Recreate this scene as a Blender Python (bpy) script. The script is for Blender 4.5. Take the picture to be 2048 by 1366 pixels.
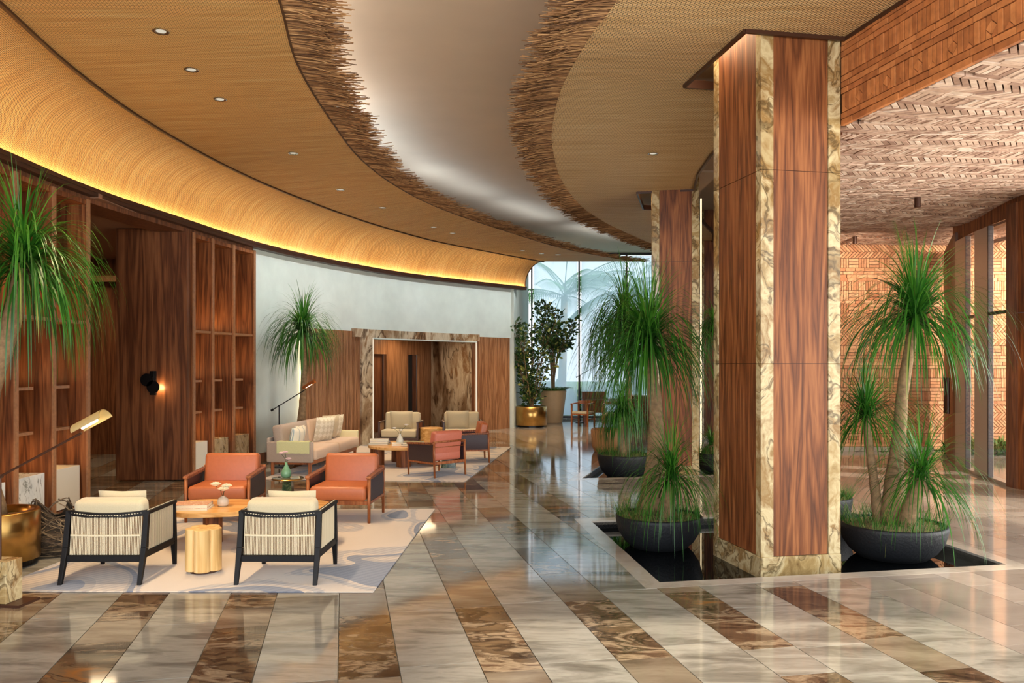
import bpy, bmesh, math, random
from mathutils import Vector, Matrix, geometry
random.seed(7)
for o in list(bpy.data.objects): bpy.data.objects.remove(o)
S = bpy.context.scene
COL = S.collection
PI = math.pi

# ---------------------------------------------------------------- camera, world, exposure
EYE, F, HOR = 1.85, 1660.0, 728.0
cam_d = bpy.data.cameras.new('camera'); cam = bpy.data.objects.new('camera', cam_d); COL.objects.link(cam)
cam.location = (0, 0, EYE); cam.rotation_euler = (PI/2, 0, 0)
cam_d.sensor_width = 36; cam_d.lens = 36*F/2048; cam_d.shift_y = (HOR-683)/2048
cam_d.clip_end = 300
S.camera = cam
S.view_settings.view_transform = 'Standard'; S.view_settings.look = 'None'
S.view_settings.gamma = 1; S.view_settings.use_curve_mapping = False
S.view_settings.exposure = 0.35
W = bpy.data.worlds.new('world'); S.world = W; W.use_nodes = True
wn = W.node_tree.nodes; wl = W.node_tree.links
bg = wn['Background']; bg.inputs[1].default_value = 1.7
tc = wn.new('ShaderNodeTexCoord'); sp = wn.new('ShaderNodeSeparateXYZ'); rp = wn.new('ShaderNodeValToRGB')
wl.new(tc.outputs['Generated'], sp.inputs[0]); wl.new(sp.outputs[2], rp.inputs[0]); wl.new(rp.outputs[0], bg.inputs[0])
rp.color_ramp.elements[0].position = 0.0; rp.color_ramp.elements[0].color = (0.93, 0.96, 1.0, 1)
rp.color_ramp.elements[1].position = 0.6; rp.color_ramp.elements[1].color = (0.62, 0.82, 1.0, 1)

def light(name, kind, loc, energy, color, size=None, rot=(0, 0, 0), **kw):
    d = bpy.data.lights.new(name, kind); d.energy = energy; d.color = color
    if kind == 'AREA':
        if isinstance(size, tuple): d.shape = 'RECTANGLE'; d.size, d.size_y = size
        else: d.size = size
    elif kind == 'SUN': d.angle = size
    elif size is not None: d.shadow_soft_size = size
    for k, v in kw.items(): setattr(d, k, v)
    o = bpy.data.objects.new(name, d); COL.objects.link(o); o.location = loc; o.rotation_euler = rot
    return o
# late sun that reaches the entrance court and its glass wall on the right
sun = light('sun', 'SUN', (12, 4, 9), 6.0, (1.0, 0.86, 0.68), math.radians(1.5))
sun.rotation_euler = Vector((-0.80, 0.42, -0.50)).to_track_quat('-Z', 'Y').to_euler()

# added area lights standing in for daylight, behind the viewer and at the right
light('front_fill', 'AREA', (-1.5, -5.5, 2.9), 950, (.92, .96, 1.0), (11, 4.6), rot=(PI/2, 0, 0))
light('court_fill', 'AREA', (9.0, 6.5, 2.2), 600, (1.0, .95, .88), (6, 4), rot=(PI/2, 0, PI/2))

WARM = (1.0, 0.62, 0.26); WARM2 = (1.0, 0.74, 0.45)

# ---------------------------------------------------------------- pixel measurements -> metres
def gp(px, py, z=0.0):
    Y = F*(EYE-z)/(py-HOR); return ((px-1024)/F*Y, Y)
A11 = math.radians(11.5); CA, SA = math.cos(A11), math.sin(A11)
def uv2xy(u, v): return (v*CA-u*SA, v*SA+u*CA)       # u runs along the tiles, v across them
def xy2uv(x, y): return (-x*SA+y*CA, x*CA+y*SA)

# ---------------------------------------------------------------- mesh builder
def basis(d):
    d = d.normalized(); a = Vector((0, 0, 1)) if abs(d.z) < 0.95 else Vector((1, 0, 0))
    x = a.cross(d).normalized(); return x, d.cross(x).normalized()

class MB:
    def __init__(s): s.v = []; s.f = []; s.r = []; s.mi = []; s.uv = {}; s.cr = 0.0; s.cm = 0
    def face(s, idx, uv=None):
        s.f.append(tuple(idx)); s.r.append(s.cr); s.mi.append(s.cm)
        if uv: s.uv[len(s.f)-1] = uv
    def add(s, vs, fs):
        b = len(s.v); s.v.extend([tuple(p) for p in vs])
        for f in fs: s.face([b+i for i in f])
        return s
    def box(s, c, d, rz=0.0, m=None):
        x, y, z = d[0]/2, d[1]/2, d[2]/2
        ps = [Vector((i*x, j*y, k*z)) for k in (-1, 1) for i, j in ((-1, -1), (1, -1), (1, 1), (-1, 1))]
        R = m if m else Matrix.Rotation(rz, 3, 'Z')
        ps = [R @ p + Vector(c) for p in ps]
        return s.add(ps, [(3, 2, 1, 0), (4, 5, 6, 7), (0, 1, 5, 4), (1, 2, 6, 5), (2, 3, 7, 6), (3, 0, 4, 7)])
    def b2(s, x0, x1, y0, y1, z0, z1): return s.box(((x0+x1)/2, (y0+y1)/2, (z0+z1)/2), (x1-x0, y1-y0, z1-z0))
    def beam(s, a, b, w0, w1=None, up=(0, 0, 1)):
        # rectangular bar from a to b, w = (width sideways, thickness)
        a, b = Vector(a), Vector(b); d = (b-a).normalized(); up = Vector(up)
        if abs(d.dot(up)) > .95: up = Vector((0, 1, 0))
        x = d.cross(up).normalized(); y = x.cross(d).normalized()
        w1 = w1 or w0; ps = []
        for p, w in ((a, w0), (b, w1)):
            for i, j in ((-1, -1), (1, -1), (1, 1), (-1, 1)): ps.append(p + x*i*w[0]/2 + y*j*w[1]/2)
        return s.add(ps, [(3, 2, 1, 0), (4, 5, 6, 7), (0, 1, 5, 4), (1, 2, 6, 5), (2, 3, 7, 6), (3, 0, 4, 7)])
    def tube(s, pts, rad, n=8, cap=True):
        pts = [Vector(p) for p in pts]; N = len(pts)
        if not hasattr(rad, '__len__'): rad = [rad]*N
        b = len(s.v)
        x, y = basis(pts[1]-pts[0])
        for i, p in enumerate(pts):
            d = (pts[min(i+1, N-1)]-pts[max(i-1, 0)]).normalized()
            x = (x - d*x.dot(d)).normalized(); y = d.cross(x)
            for k in range(n):
                a = 2*PI*k/n; s.v.append(tuple(p + (x*math.cos(a)+y*math.sin(a))*rad[i]))
        for i in range(N-1):
            for k in range(n):
                s.face((b+i*n+k, b+i*n+(k+1) % n, b+(i+1)*n+(k+1) % n, b+(i+1)*n+k))
        if cap: s.face([b+k for k in range(n)][::-1]); s.face([b+(N-1)*n+k for k in range(n)])
        return s
    def lathe(s, prof, c=(0, 0, 0), n=32, sx=1, sy=1):
        b = len(s.v)
        for r, z in prof:
            for k in range(n):
                a = 2*PI*k/n; s.v.append((c[0]+r*math.cos(a)*sx, c[1]+r*math.sin(a)*sy, c[2]+z))
        for i in range(len(prof)-1):
            for k in range(n):
                s.face((b+i*n+k, b+i*n+(k+1) % n, b+(i+1)*n+(k+1) % n, b+(i+1)*n+k))
        return s
    def prism(s, poly, z0, z1, m=None):
        # vertical prism over a 2-D outline; m maps (x, y, z) elsewhere
        n = len(poly); b = len(s.v)
        for z in (z0, z1):
            for p in poly: s.v.append(tuple(m(p[0], p[1], z)) if m else (p[0], p[1], z))
        s.face([b+i for i in range(n)][::-1]); s.face([b+n+i for i in range(n)])
        for i in range(n): s.face((b+i, b+(i+1) % n, b+n+(i+1) % n, b+n+i))
        return s
    def grid(s, fn, nu, nv, uvf=None):
        b = len(s.v)
        for i in range(nu+1):
            for j in range(nv+1): s.v.append(tuple(fn(i/nu, j/nv)))
        for i in range(nu):
            for j in range(nv):
                q = [(i, j), (i+1, j), (i+1, j+1), (i, j+1)]
                s.face([b+a*(nv+1)+c for a, c in q], [uvf(a/nu, c/nv) for a, c in q] if uvf else None)
        return s
    def build(s, name, mat, parent=None, smooth=False, bevel=0, seg=2, loc=None, rz=0, label=None, kind=None):
        me = bpy.data.meshes.new(name); me.from_pydata(s.v, [], s.f)
        for m_ in (mat if isinstance(mat, (list, tuple)) else [mat]): me.materials.append(m_)
        if any(s.mi): me.polygons.foreach_set('material_index', s.mi)
        if any(s.r):
            at_ = me.attributes.new('rnd', 'FLOAT', 'FACE'); at_.data.foreach_set('value', s.r)
        if s.uv:
            ul = me.uv_layers.new(name='UVMap')
            for p in me.polygons:
                q = s.uv.get(p.index)
                if q:
                    for k, li in enumerate(p.loop_indices): ul.data[li].uv = q[k]
        if bevel:
            bm = bmesh.new(); bm.from_mesh(me)
            bmesh.ops.remove_doubles(bm, verts=bm.verts, dist=1e-5)
            bmesh.ops.bevel(bm, geom=list(bm.edges), offset=bevel, segments=seg, affect='EDGES', profile=0.5, clamp_overlap=True)
            bm.to_mesh(me); bm.free()
        if smooth: me.polygons.foreach_set('use_smooth', [True]*len(me.polygons))
        me.update()
        o = bpy.data.objects.new(name, me); COL.objects.link(o)
        if parent: o.parent = parent
        if loc: o.location = loc
        if rz: o.rotation_euler = (0, 0, rz)
        if label: o['label'] = label
        if kind: o['kind'] = kind
        return o

def thing(name, label, cat, loc=(0, 0, 0), rz=0, group=None):
    o = bpy.data.objects.new(name, None); COL.objects.link(o); o.empty_display_size = .1
    o.location = loc; o.rotation_euler = (0, 0, rz); o['label'] = label; o['category'] = cat
    if group: o['group'] = group
    return o
def tag(o, label, cat, group=None):
    o['label'] = label; o['category'] = cat
    if group: o['group'] = group
    return o
def copy_tree(o, parent=None):
    c = o.copy(); COL.objects.link(c); c.parent = parent
    for ch in list(o.children): copy_tree(ch, c)
    return c

# polygon clipping helpers (2-D, convex)
def clip_half(poly, a, b, inside=True):
    out = []; n = len(poly)
    def side(p):
        d = (b[0]-a[0])*(p[1]-a[1])-(b[1]-a[1])*(p[0]-a[0]); return d if inside else -d
    for i in range(n):
        p, q = poly[i], poly[(i+1) % n]; sp_, sq = side(p), side(q)
        if sp_ >= 0: out.append(p)
        if (sp_ > 1e-9 and sq < -1e-9) or (sp_ < -1e-9 and sq > 1e-9):
            t = sp_/(sp_-sq); out.append((p[0]+(q[0]-p[0])*t, p[1]+(q[1]-p[1])*t))
    return out if len(out) > 2 else []
def area(p): return abs(sum(p[i][0]*p[(i+1) % len(p)][1]-p[(i+1) % len(p)][0]*p[i][1] for i in range(len(p))))/2
def clip_rect(poly, x0, x1, y0, y1):
    for a, b in (((x0, y0), (x1, y0)), ((x1, y0), (x1, y1)), ((x1, y1), (x0, y1)), ((x0, y1), (x0, y0))):
        poly = clip_half(poly, a, b)
        if not poly: return []
    return poly
def subtract(poly, hole):        # hole convex, counter-clockwise
    res = []; n = len(hole)
    for i in range(n):
        o = clip_half(poly, hole[i], hole[(i+1) % n], False)
        if o and area(o) > 1e-4: res.append(o)
        poly = clip_half(poly, hole[i], hole[(i+1) % n], True)
        if not poly: break
    return res
def interp(pts, t):
    # smooth curve through pts, t in 0..1 by index (Catmull-Rom)
    n = len(pts)-1; x = min(max(t, 0), 1)*n; i = min(int(x), n-1); f = x-i
    P = lambda k: Vector(pts[min(max(k, 0), n)])
    p0, p1, p2, p3 = P(i-1), P(i), P(i+1), P(i+2)
    return 0.5*((2*p1)+(p2-p0)*f+(2*p0-5*p1+4*p2-p3)*f*f+(3*p1-p0-3*p2+p3)*f**3)

# ---------------------------------------------------------------- materials
def c(r, g, b):
    f = lambda x: ((x/255+.055)/1.055)**2.4 if x > 10 else x/255/12.92
    return (f(r), f(g), f(b), 1)
def newmat(name):
    m = bpy.data.materials.new(name); m.use_nodes = True
    return m, m.node_tree.nodes, m.node_tree.links, m.node_tree.nodes['Principled BSDF']
def plain(name, col, rough=.5, metal=0.0, noise=0.0, nscale=30, bump=0.0, coat=0.0, emit=None, es=0, sheen=0.0):
    m, n, l, p = newmat(name)
    p.inputs['Base Color'].default_value = col; p.inputs['Roughness'].default_value = rough
    p.inputs['Metallic'].default_value = metal
    if coat: p.inputs['Coat Weight'].default_value = coat
    if sheen: p.inputs['Sheen Weight'].default_value = sheen
    if emit: p.inputs['Emission Color'].default_value = emit; p.inputs['Emission Strength'].default_value = es
    if noise or bump:
        t = n.new('ShaderNodeTexCoord'); nz = n.new('ShaderNodeTexNoise'); nz.inputs['Scale'].default_value = nscale
        nz.inputs['Detail'].default_value = 5; l.new(t.outputs['Object'], nz.inputs['Vector'])
        if noise:
            mx = n.new('ShaderNodeMixRGB'); mx.blend_type = 'MULTIPLY'; mx.inputs[0].default_value = 1
            r = n.new('ShaderNodeValToRGB'); l.new(nz.outputs[0], r.inputs[0])
            r.color_ramp.elements[0].position = .3; r.color_ramp.elements[1].position = .7
            a = 1-noise; r.color_ramp.elements[0].color = (a, a, a, 1); r.color_ramp.elements[1].color = (1, 1, 1, 1)
            mx.inputs[1].default_value = col; l.new(r.outputs[0], mx.inputs[2]); l.new(mx.outputs[0], p.inputs['Base Color'])
        if bump:
            b = n.new('ShaderNodeBump'); b.inputs['Strength'].default_value = bump; b.inputs['Distance'].default_value = .01
            l.new(nz.outputs[0], b.inputs['Height']); l.new(b.outputs[0], p.inputs['Normal'])
    return m
def ramp(n, pts, interp_='LINEAR'):
    r = n.new('ShaderNodeValToRGB'); e = r.color_ramp.elements; r.color_ramp.interpolation = interp_
    e[0].position, e[0].color = pts[0]; e[1].position, e[1].color = pts[-1]
    for q, k in pts[1:-1]: x = e.new(q); x.color = k
    return r
def wood(name, dark, mid, lightc, axis='Z', scale=9.0, rough=.38, stretch=.06):
    m, n, l, p = newmat(name)
    t = n.new('ShaderNodeTexCoord'); mp = n.new('ShaderNodeMapping')
    sc = [scale]*3; sc['XYZ'.index(axis)] = scale*stretch; mp.inputs['Scale'].default_value = sc
    l.new(t.outputs['Object'], mp.inputs[0])
    a = n.new('ShaderNodeTexNoise'); a.inputs['Scale'].default_value = 1; a.inputs['Detail'].default_value = 3; a.inputs['Distortion'].default_value = .6
    b = n.new('ShaderNodeTexNoise'); b.inputs['Scale'].default_value = 7; b.inputs['Detail'].default_value = 6
    l.new(mp.outputs[0], a.inputs['Vector']); l.new(mp.outputs[0], b.inputs['Vector'])
    # cathedral figure: rings of the first noise
    k = n.new('ShaderNodeMath'); k.operation = 'MULTIPLY'; k.inputs[1].default_value = 9; l.new(a.outputs[0], k.inputs[0])
    fr = n.new('ShaderNodeMath'); fr.operation = 'PINGPONG'; fr.inputs[1].default_value = 1; l.new(k.outputs[0], fr.inputs[0])
    mx = n.new('ShaderNodeMath'); mx.operation = 'MULTIPLY_ADD'; mx.inputs[1].default_value = .45
    l.new(fr.outputs[0], mx.inputs[0])
    b2 = n.new('ShaderNodeMath'); b2.operation = 'MULTIPLY'; b2.inputs[1].default_value = .62; l.new(b.outputs[0], b2.inputs[0]); l.new(b2.outputs[0], mx.inputs[2])
    r = ramp(n, [(.22, dark), (.5, mid), (.82, lightc)]); l.new(mx.outputs[0], r.inputs[0])
    l.new(r.outputs[0], p.inputs['Base Color']); p.inputs['Roughness'].default_value = rough; p.inputs['Specular IOR Level'].default_value = .32
    bp = n.new('ShaderNodeBump'); bp.inputs['Strength'].default_value = .08; bp.inputs['Distance'].default_value = .004
    l.new(b.outputs[0], bp.inputs['Height']); l.new(bp.outputs[0], p.inputs['Normal'])
    return m
def marble(name, stops, scale=1.4, dist=1.6, stretch=(1, 1, 1), rough=.12, rnd=False, vein=None, veinw=.05, rot=(0, 0, 0), coat=0.0):
    m, n, l, p = newmat(name)
    t = n.new('ShaderNodeTexCoord'); mp = n.new('ShaderNodeMapping'); mp.inputs['Scale'].default_value = stretch; mp.inputs['Rotation'].default_value = rot
    l.new(t.outputs['Object'], mp.inputs[0]); vec = mp.outputs[0]
    if rnd:
        at_ = n.new('ShaderNodeAttribute'); at_.attribute_name = 'rnd'
        ml = n.new('ShaderNodeVectorMath'); ml.operation = 'SCALE'; ml.inputs[0].default_value = (13.1, 7.7, 3.3); l.new(at_.outputs['Fac'], ml.inputs['Scale'])
        ad = n.new('ShaderNodeVectorMath'); l.new(vec, ad.inputs[0]); l.new(ml.outputs[0], ad.inputs[1]); vec = ad.outputs[0]
    w = n.new('ShaderNodeTexNoise'); w.inputs['Scale'].default_value = scale*.7; w.inputs['Detail'].default_value = 4
    l.new(vec, w.inputs['Vector'])
    sc = n.new('ShaderNodeVectorMath'); sc.operation = 'SCALE'; sc.inputs['Scale'].default_value = dist; l.new(w.outputs['Color'], sc.inputs[0])
    ad2 = n.new('ShaderNodeVectorMath'); l.new(vec, ad2.inputs[0]); l.new(sc.outputs[0], ad2.inputs[1])
    a = n.new('ShaderNodeTexNoise'); a.inputs['Scale'].default_value = scale; a.inputs['Detail'].default_value = 9; a.inputs['Roughness'].default_value = .62
    l.new(ad2.outputs[0], a.inputs['Vector'])
    r = ramp(n, stops); l.new(a.outputs[0], r.inputs[0]); out = r.outputs[0]
    if vein:
        v2 = n.new('ShaderNodeTexNoise'); v2.inputs['Scale'].default_value = scale*1.3; v2.inputs['Detail'].default_value = 6; v2.inputs['Distortion'].default_value = .8
        l.new(ad2.outputs[0], v2.inputs['Vector'])
        s1 = n.new('ShaderNodeMath'); s1.operation = 'SUBTRACT'; s1.inputs[1].default_value = .5; l.new(v2.outputs[0], s1.inputs[0])
        s2 = n.new('ShaderNodeMath'); s2.operation = 'ABSOLUTE'; l.new(s1.outputs[0], s2.inputs[0])
        s3 = n.new('ShaderNodeMapRange'); s3.inputs[1].default_value = 0; s3.inputs[2].default_value = veinw; s3.inputs[3].default_value = .85; s3.inputs[4].default_value = 0
        l.new(s2.outputs[0], s3.inputs[0])
        mx = n.new('ShaderNodeMixRGB'); l.new(s3.outputs[0], mx.inputs[0]); l.new(out, mx.inputs[1]); mx.inputs[2].default_value = vein; out = mx.outputs[0]
    if rnd:
        hv = n.new('ShaderNodeHueSaturation'); vr = n.new('ShaderNodeMapRange'); vr.inputs[3].default_value = .82; vr.inputs[4].default_value = 1.16
        fm = n.new('ShaderNodeMath'); fm.operation = 'MULTIPLY'; fm.inputs[1].default_value = 17.3; l.new(at_.outputs['Fac'], fm.inputs[0])
        ff = n.new('ShaderNodeMath'); ff.operation = 'FRACT'; l.new(fm.outputs[0], ff.inputs[0])
        l.new(ff.outputs[0], vr.inputs[0]); l.new(vr.outputs[0], hv.inputs['Value']); l.new(out, hv.inputs['Color']); out = hv.outputs[0]
    l.new(out, p.inputs['Base Color']); p.inputs['Roughness'].default_value = rough
    p.inputs['IOR'].default_value = 1.55
    if coat: p.inputs['Coat Weight'].default_value = coat; p.inputs['Coat Roughness'].default_value = .03
    return m
def woven(name, c0, c1, c2, strand=.016, pick=.019):
    # rattan weave: x of the UV runs along the edge, y along the strands (metres)
    m, n, l, p = newmat(name)
    u = n.new('ShaderNodeUVMap'); sx = n.new('ShaderNodeSeparateXYZ'); l.new(u.outputs[0], sx.inputs[0])
    def M(op, a, b=None, cc=None):
        k = n.new('ShaderNodeMath'); k.operation = op
        for i, q in enumerate((a, b, cc)):
            if q is None: continue
            if isinstance(q, (int, float)): k.inputs[i].default_value = q
            else: l.new(q, k.inputs[i])
        return k.outputs[0]
    a = M('MULTIPLY', sx.outputs[0], 1/strand); row = M('FLOOR', a); fa = M('FRACT', a)
    par = M('MULTIPLY', M('MODULO', row, 2.0), .5)
    b = M('FRACT', M('ADD', M('MULTIPLY', sx.outputs[1], 1/(pick*2)), par))
    # over-under bump of every strand
    h1 = M('SINE', M('MULTIPLY', fa, PI)); h2 = M('ABSOLUTE', M('SINE', M('MULTIPLY', b, PI)))
    hh = M('MULTIPLY', h1, h2)
    mp = n.new('ShaderNodeMapping'); mp.inputs['Scale'].default_value = (26, .7, 1); l.new(u.outputs[0], mp.inputs[0])
    nz = n.new('ShaderNodeTexNoise'); nz.inputs['Scale'].default_value = 1; nz.inputs['Detail'].default_value = 5; nz.inputs['Roughness'].default_value = .7
    l.new(mp.outputs[0], nz.inputs['Vector'])
    r = ramp(n, [(.3, c0), (.5, c1), (.72, c2)]); l.new(nz.outputs[0], r.inputs[0])
    mx = n.new('ShaderNodeMixRGB'); mx.blend_type = 'MULTIPLY'; mx.inputs[0].default_value = 1
    rr = ramp(n, [(.12, (.07, .045, .03, 1)), (.62, (1.15, 1.15, 1.15, 1))]); l.new(hh, rr.inputs[0])
    l.new(r.outputs[0], mx.inputs[1]); l.new(rr.outputs[0], mx.inputs[2]); l.new(mx.outputs[0], p.inputs['Base Color'])
    bp = n.new('ShaderNodeBump'); bp.inputs['Strength'].default_value = .6; bp.inputs['Distance'].default_value = .006
    l.new(hh, bp.inputs['Height']); l.new(bp.outputs[0], p.inputs['Normal']); p.inputs['Roughness'].default_value = .6
    return m
def rndcol(name, stops, rough=.8, bump=.4, nscale=14):
    # colour by the per-piece random value, with fine clay noise
    m, n, l, p = newmat(name)
    a = n.new('ShaderNodeAttribute'); a.attribute_name = 'rnd'; r = ramp(n, stops); l.new(a.outputs['Fac'], r.inputs[0])
    t = n.new('ShaderNodeTexCoord'); nz = n.new('ShaderNodeTexNoise'); nz.inputs['Scale'].default_value = nscale; nz.inputs['Detail'].default_value = 7
    l.new(t.outputs['Object'], nz.inputs['Vector'])
    q = ramp(n, [(.3, (.62, .58, .55, 1)), (.65, (1, 1, 1, 1))]); l.new(nz.outputs[0], q.inputs[0])
    mx = n.new('ShaderNodeMixRGB'); mx.blend_type = 'MULTIPLY'; mx.inputs[0].default_value = .8
    l.new(r.outputs[0], mx.inputs[1]); l.new(q.outputs[0], mx.inputs[2]); l.new(mx.outputs[0], p.inputs['Base Color'])
    b = n.new('ShaderNodeBump'); b.inputs['Strength'].default_value = bump; b.inputs['Distance'].default_value = .006
    l.new(nz.outputs[0], b.inputs['Height']); l.new(b.outputs[0], p.inputs['Normal']); p.inputs['Roughness'].default_value = rough
    return m
def leafmat(name, stops, rough=.4):
    m, n, l, p = newmat(name)
    a = n.new('ShaderNodeAttribute'); a.attribute_name = 'rnd'; r = ramp(n, stops); l.new(a.outputs['Fac'], r.inputs[0])
    l.new(r.outputs[0], p.inputs['Base Color']); p.inputs['Roughness'].default_value = rough
    tr = n.new('ShaderNodeBsdfTranslucent'); l.new(r.outputs[0], tr.inputs[0]); ms = n.new('ShaderNodeMixShader'); ms.inputs[0].default_value = .3
    l.new(p.outputs[0], ms.inputs[1]); l.new(tr.outputs[0], ms.inputs[2]); l.new(ms.outputs[0], n['Material Output'].inputs[0])
    return m
def emis(name, col, s):
    m, n, l, p = newmat(name); e = n.new('ShaderNodeEmission'); e.inputs[0].default_value = col; e.inputs[1].default_value = s
    l.new(e.outputs[0], n['Material Output'].inputs[0]); return m
def glassmat(name, tint=(1, 1, 1, 1), refl=.08):
    m, n, l, p = newmat(name)
    t = n.new('ShaderNodeBsdfTransparent'); t.inputs[0].default_value = tint; g = n.new('ShaderNodeBsdfGlossy'); g.inputs['Roughness'].default_value = .01
    lw = n.new('ShaderNodeLayerWeight'); lw.inputs[0].default_value = .5; pw = n.new('ShaderNodeMath'); pw.operation = 'POWER'; pw.inputs[1].default_value = 4; l.new(lw.outputs['Facing'], pw.inputs[0])
    fr = n.new('ShaderNodeMath'); fr.operation = 'MULTIPLY_ADD'; fr.inputs[1].default_value = .6; fr.inputs[2].default_value = .03; l.new(pw.outputs[0], fr.inputs[0])
    mx = n.new('ShaderNodeMixShader'); l.new(fr.outputs[0], mx.inputs[0]); l.new(t.outputs[0], mx.inputs[1]); l.new(g.outputs[0], mx.inputs[2])
    l.new(mx.outputs[0], n['Material Output'].inputs[0]); return m
def sheer(name, col, k):
    m, n, l, p = newmat(name)
    t = n.new('ShaderNodeBsdfTransparent'); t.inputs[0].default_value = (.86, .93, 1, 1); d = n.new('ShaderNodeBsdfTranslucent'); d.inputs[0].default_value = col
    mx = n.new('ShaderNodeMixShader'); mx.inputs[0].default_value = k; l.new(t.outputs[0], mx.inputs[1]); l.new(d.outputs[0], mx.inputs[2])
    l.new(mx.outputs[0], n['Material Output'].inputs[0]); return m

WALNUT = wood('walnut', c(76, 40, 20), c(118, 67, 35), c(152, 95, 54), scale=8, rough=.5)
WALNUT_D = wood('walnut_dark', c(74, 42, 26), c(106, 64, 40), c(134, 86, 56), scale=8)
WALNUT_F = wood('walnut_fluted', c(112, 72, 46), c(150, 104, 70), c(180, 132, 94), scale=8)
WALNUT_E = plain('walnut_edge', c(168, 118, 80), .4, noise=.3, nscale=25)
OAK = wood('oak_top', c(188, 130, 66), c(214, 160, 92), c(232, 186, 122), axis='X', scale=6, rough=.25)
TEAK = wood('teak', c(120, 62, 34), c(150, 86, 48), c(176, 110, 66), scale=14)
PALEWOOD = wood('pale_wood', c(204, 158, 92), c(226, 186, 122), c(240, 208, 150), scale=5)
PLASTER = plain('plaster', c(216, 224, 214), .75, noise=.10, nscale=3, bump=.04)
CEILP = plain('ceiling_plaster', c(206, 188, 166), .8, noise=.05, nscale=2)
MAT_L = woven('rattan_weave', c(206, 150, 80), c(246, 194, 118), c(255, 226, 160))
MAT_R = woven('rattan_weave_grey', c(204, 164, 106), c(238, 202, 146), c(255, 232, 184))
STICK = rndcol('rattan_stick', [(0, c(84, 54, 30)), (.5, c(146, 104, 64)), (1, c(196, 152, 102))], .7, .2, 20)
BRONZE = plain('dark_bronze', c(70, 42, 28), .4, .3)
LED = emis('led_warm', (1.0, .68, .30, 1), 56)
LED2 = emis('led_line', (1.0, .78, .46, 1), 2.2)
LEDC = emis('led_cool', (.65, .88, 1.0, 1), 5)
CHROME = plain('chrome', c(215, 215, 215), .15, 1)
LENS = emis('downlight_lens', (1, .9, .72, 1), .55)
BRASS = plain('brushed_brass', c(204, 160, 92), .28, 1, noise=.25, nscale=6)
BRASSL = plain('pale_brass', c(226, 200, 138), .45, .55, noise=.1, nscale=18)
BLACKMET = plain('black_metal', c(26, 24, 24), .35, .6)
BLACKWOOD = plain('black_stained_wood', c(16, 13, 13), .55, noise=.3, nscale=20); BLACKWOOD.node_tree.nodes['Principled BSDF'].inputs['Specular IOR Level'].default_value = .25
GAP_BROWN = plain('cord_gap_brown', c(134, 98, 64), .9)  # brown in place of shade between cords and of wood tone at the sides
CREAM = plain('cream_fabric', c(206, 190, 154), .9, noise=.10, nscale=160, bump=.15, sheen=.3)
CREAM2 = plain('cream_cord', c(222, 206, 172), .9)
TAUPE = plain('taupe_fabric', c(176, 158, 142), .95, noise=.14, nscale=120, bump=.15, sheen=.3)
BLUSH = plain('blush_fabric', c(214, 184, 156), .95, noise=.12, nscale=120, bump=.15, sheen=.3)
ORANGE = plain('orange_leather', c(178, 98, 56), .42, noise=.08, nscale=30, bump=.05)
PINKL = plain('rose_leather', c(198, 112, 88), .45, noise=.08, nscale=30)
DKLEATH = plain('dark_leather', c(62, 44, 46), .5, noise=.2, nscale=40)
BOWL = plain('charcoal_bowl', c(21, 23, 27), .6, noise=.35, nscale=40, bump=.5)
SOIL = plain('straw_mulch', c(170, 150, 108), .95, noise=.6, nscale=60, bump=1)
TRUNK = plain('palm_bark', c(150, 120, 84), .85, noise=.45, nscale=22, bump=1)
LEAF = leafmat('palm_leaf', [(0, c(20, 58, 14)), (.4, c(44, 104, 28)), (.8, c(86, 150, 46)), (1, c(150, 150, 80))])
GRASS = leafmat('bowl_grass', [(0, c(30, 80, 26)), (.6, c(70, 132, 52)), (1, c(150, 160, 90))])
FICUS = leafmat('ficus_leaf', [(0, c(34, 60, 28)), (.6, c(76, 108, 52)), (1, c(190, 186, 96))], .3)
FANTASY = marble('fantasy_marble', [(.30, c(104, 78, 46)), (.40, c(160, 134, 88)), (.48, c(200, 182, 140)), (.56, c(140, 108, 64)), (.66, c(176, 156, 114))], scale=1.5, dist=2.4, stretch=(1, 1, .8), vein=c(84, 66, 40), veinw=.028, rough=.15)
FANTASY2 = marble('portal_marble', [(.32, c(112, 86, 60)), (.42, c(150, 122, 92)), (.52, c(214, 196, 166)), (.60, c(142, 104, 68)), (.68, c(206, 184, 150))], scale=.85, dist=3.0, stretch=(1.2, 1.2, .55), vein=c(70, 46, 28), veinw=.03, rough=.15, rot=(.3, .5, 0))
WHITEM = marble('white_marble', [(.3, c(168, 178, 180)), (.45, c(218, 224, 224)), (.7, c(238, 240, 238))], scale=2.6, dist=1.4, stretch=(1, 1, .4), vein=c(92, 96, 88), veinw=.02, rot=(.6, 0, .4))
BROWNM = marble('brown_vein_marble', [(.3, c(96, 66, 38)), (.45, c(190, 166, 126)), (.7, c(222, 208, 180))], scale=3, dist=1.8, stretch=(1, 1, .4), vein=c(80, 54, 30), veinw=.03, rot=(.6, 0, .4))
GREENM = marble('green_marble', [(.3, c(24, 38, 26)), (.5, c(52, 70, 48)), (.7, c(110, 120, 84))], scale=6, dist=1.2)
T_PALE = marble('tile_pale', [(.26, c(82, 76, 68)), (.40, c(124, 119, 109)), (.50, c(162, 158, 147)), (.60, c(136, 130, 119)), (.74, c(102, 95, 85))], scale=1.3, dist=1.1, stretch=(.6, 2.2, 1), rnd=True, rough=.07, rot=(0, 0, -A11))
T_GREY = marble('tile_taupe', [(.28, c(88, 74, 60)), (.45, c(124, 108, 90)), (.62, c(150, 136, 116)), (.75, c(116, 98, 80))], scale=1.8, dist=.8, stretch=(.7, 2.4, 1), rnd=True, rough=.07, rot=(0, 0, -A11))
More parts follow.
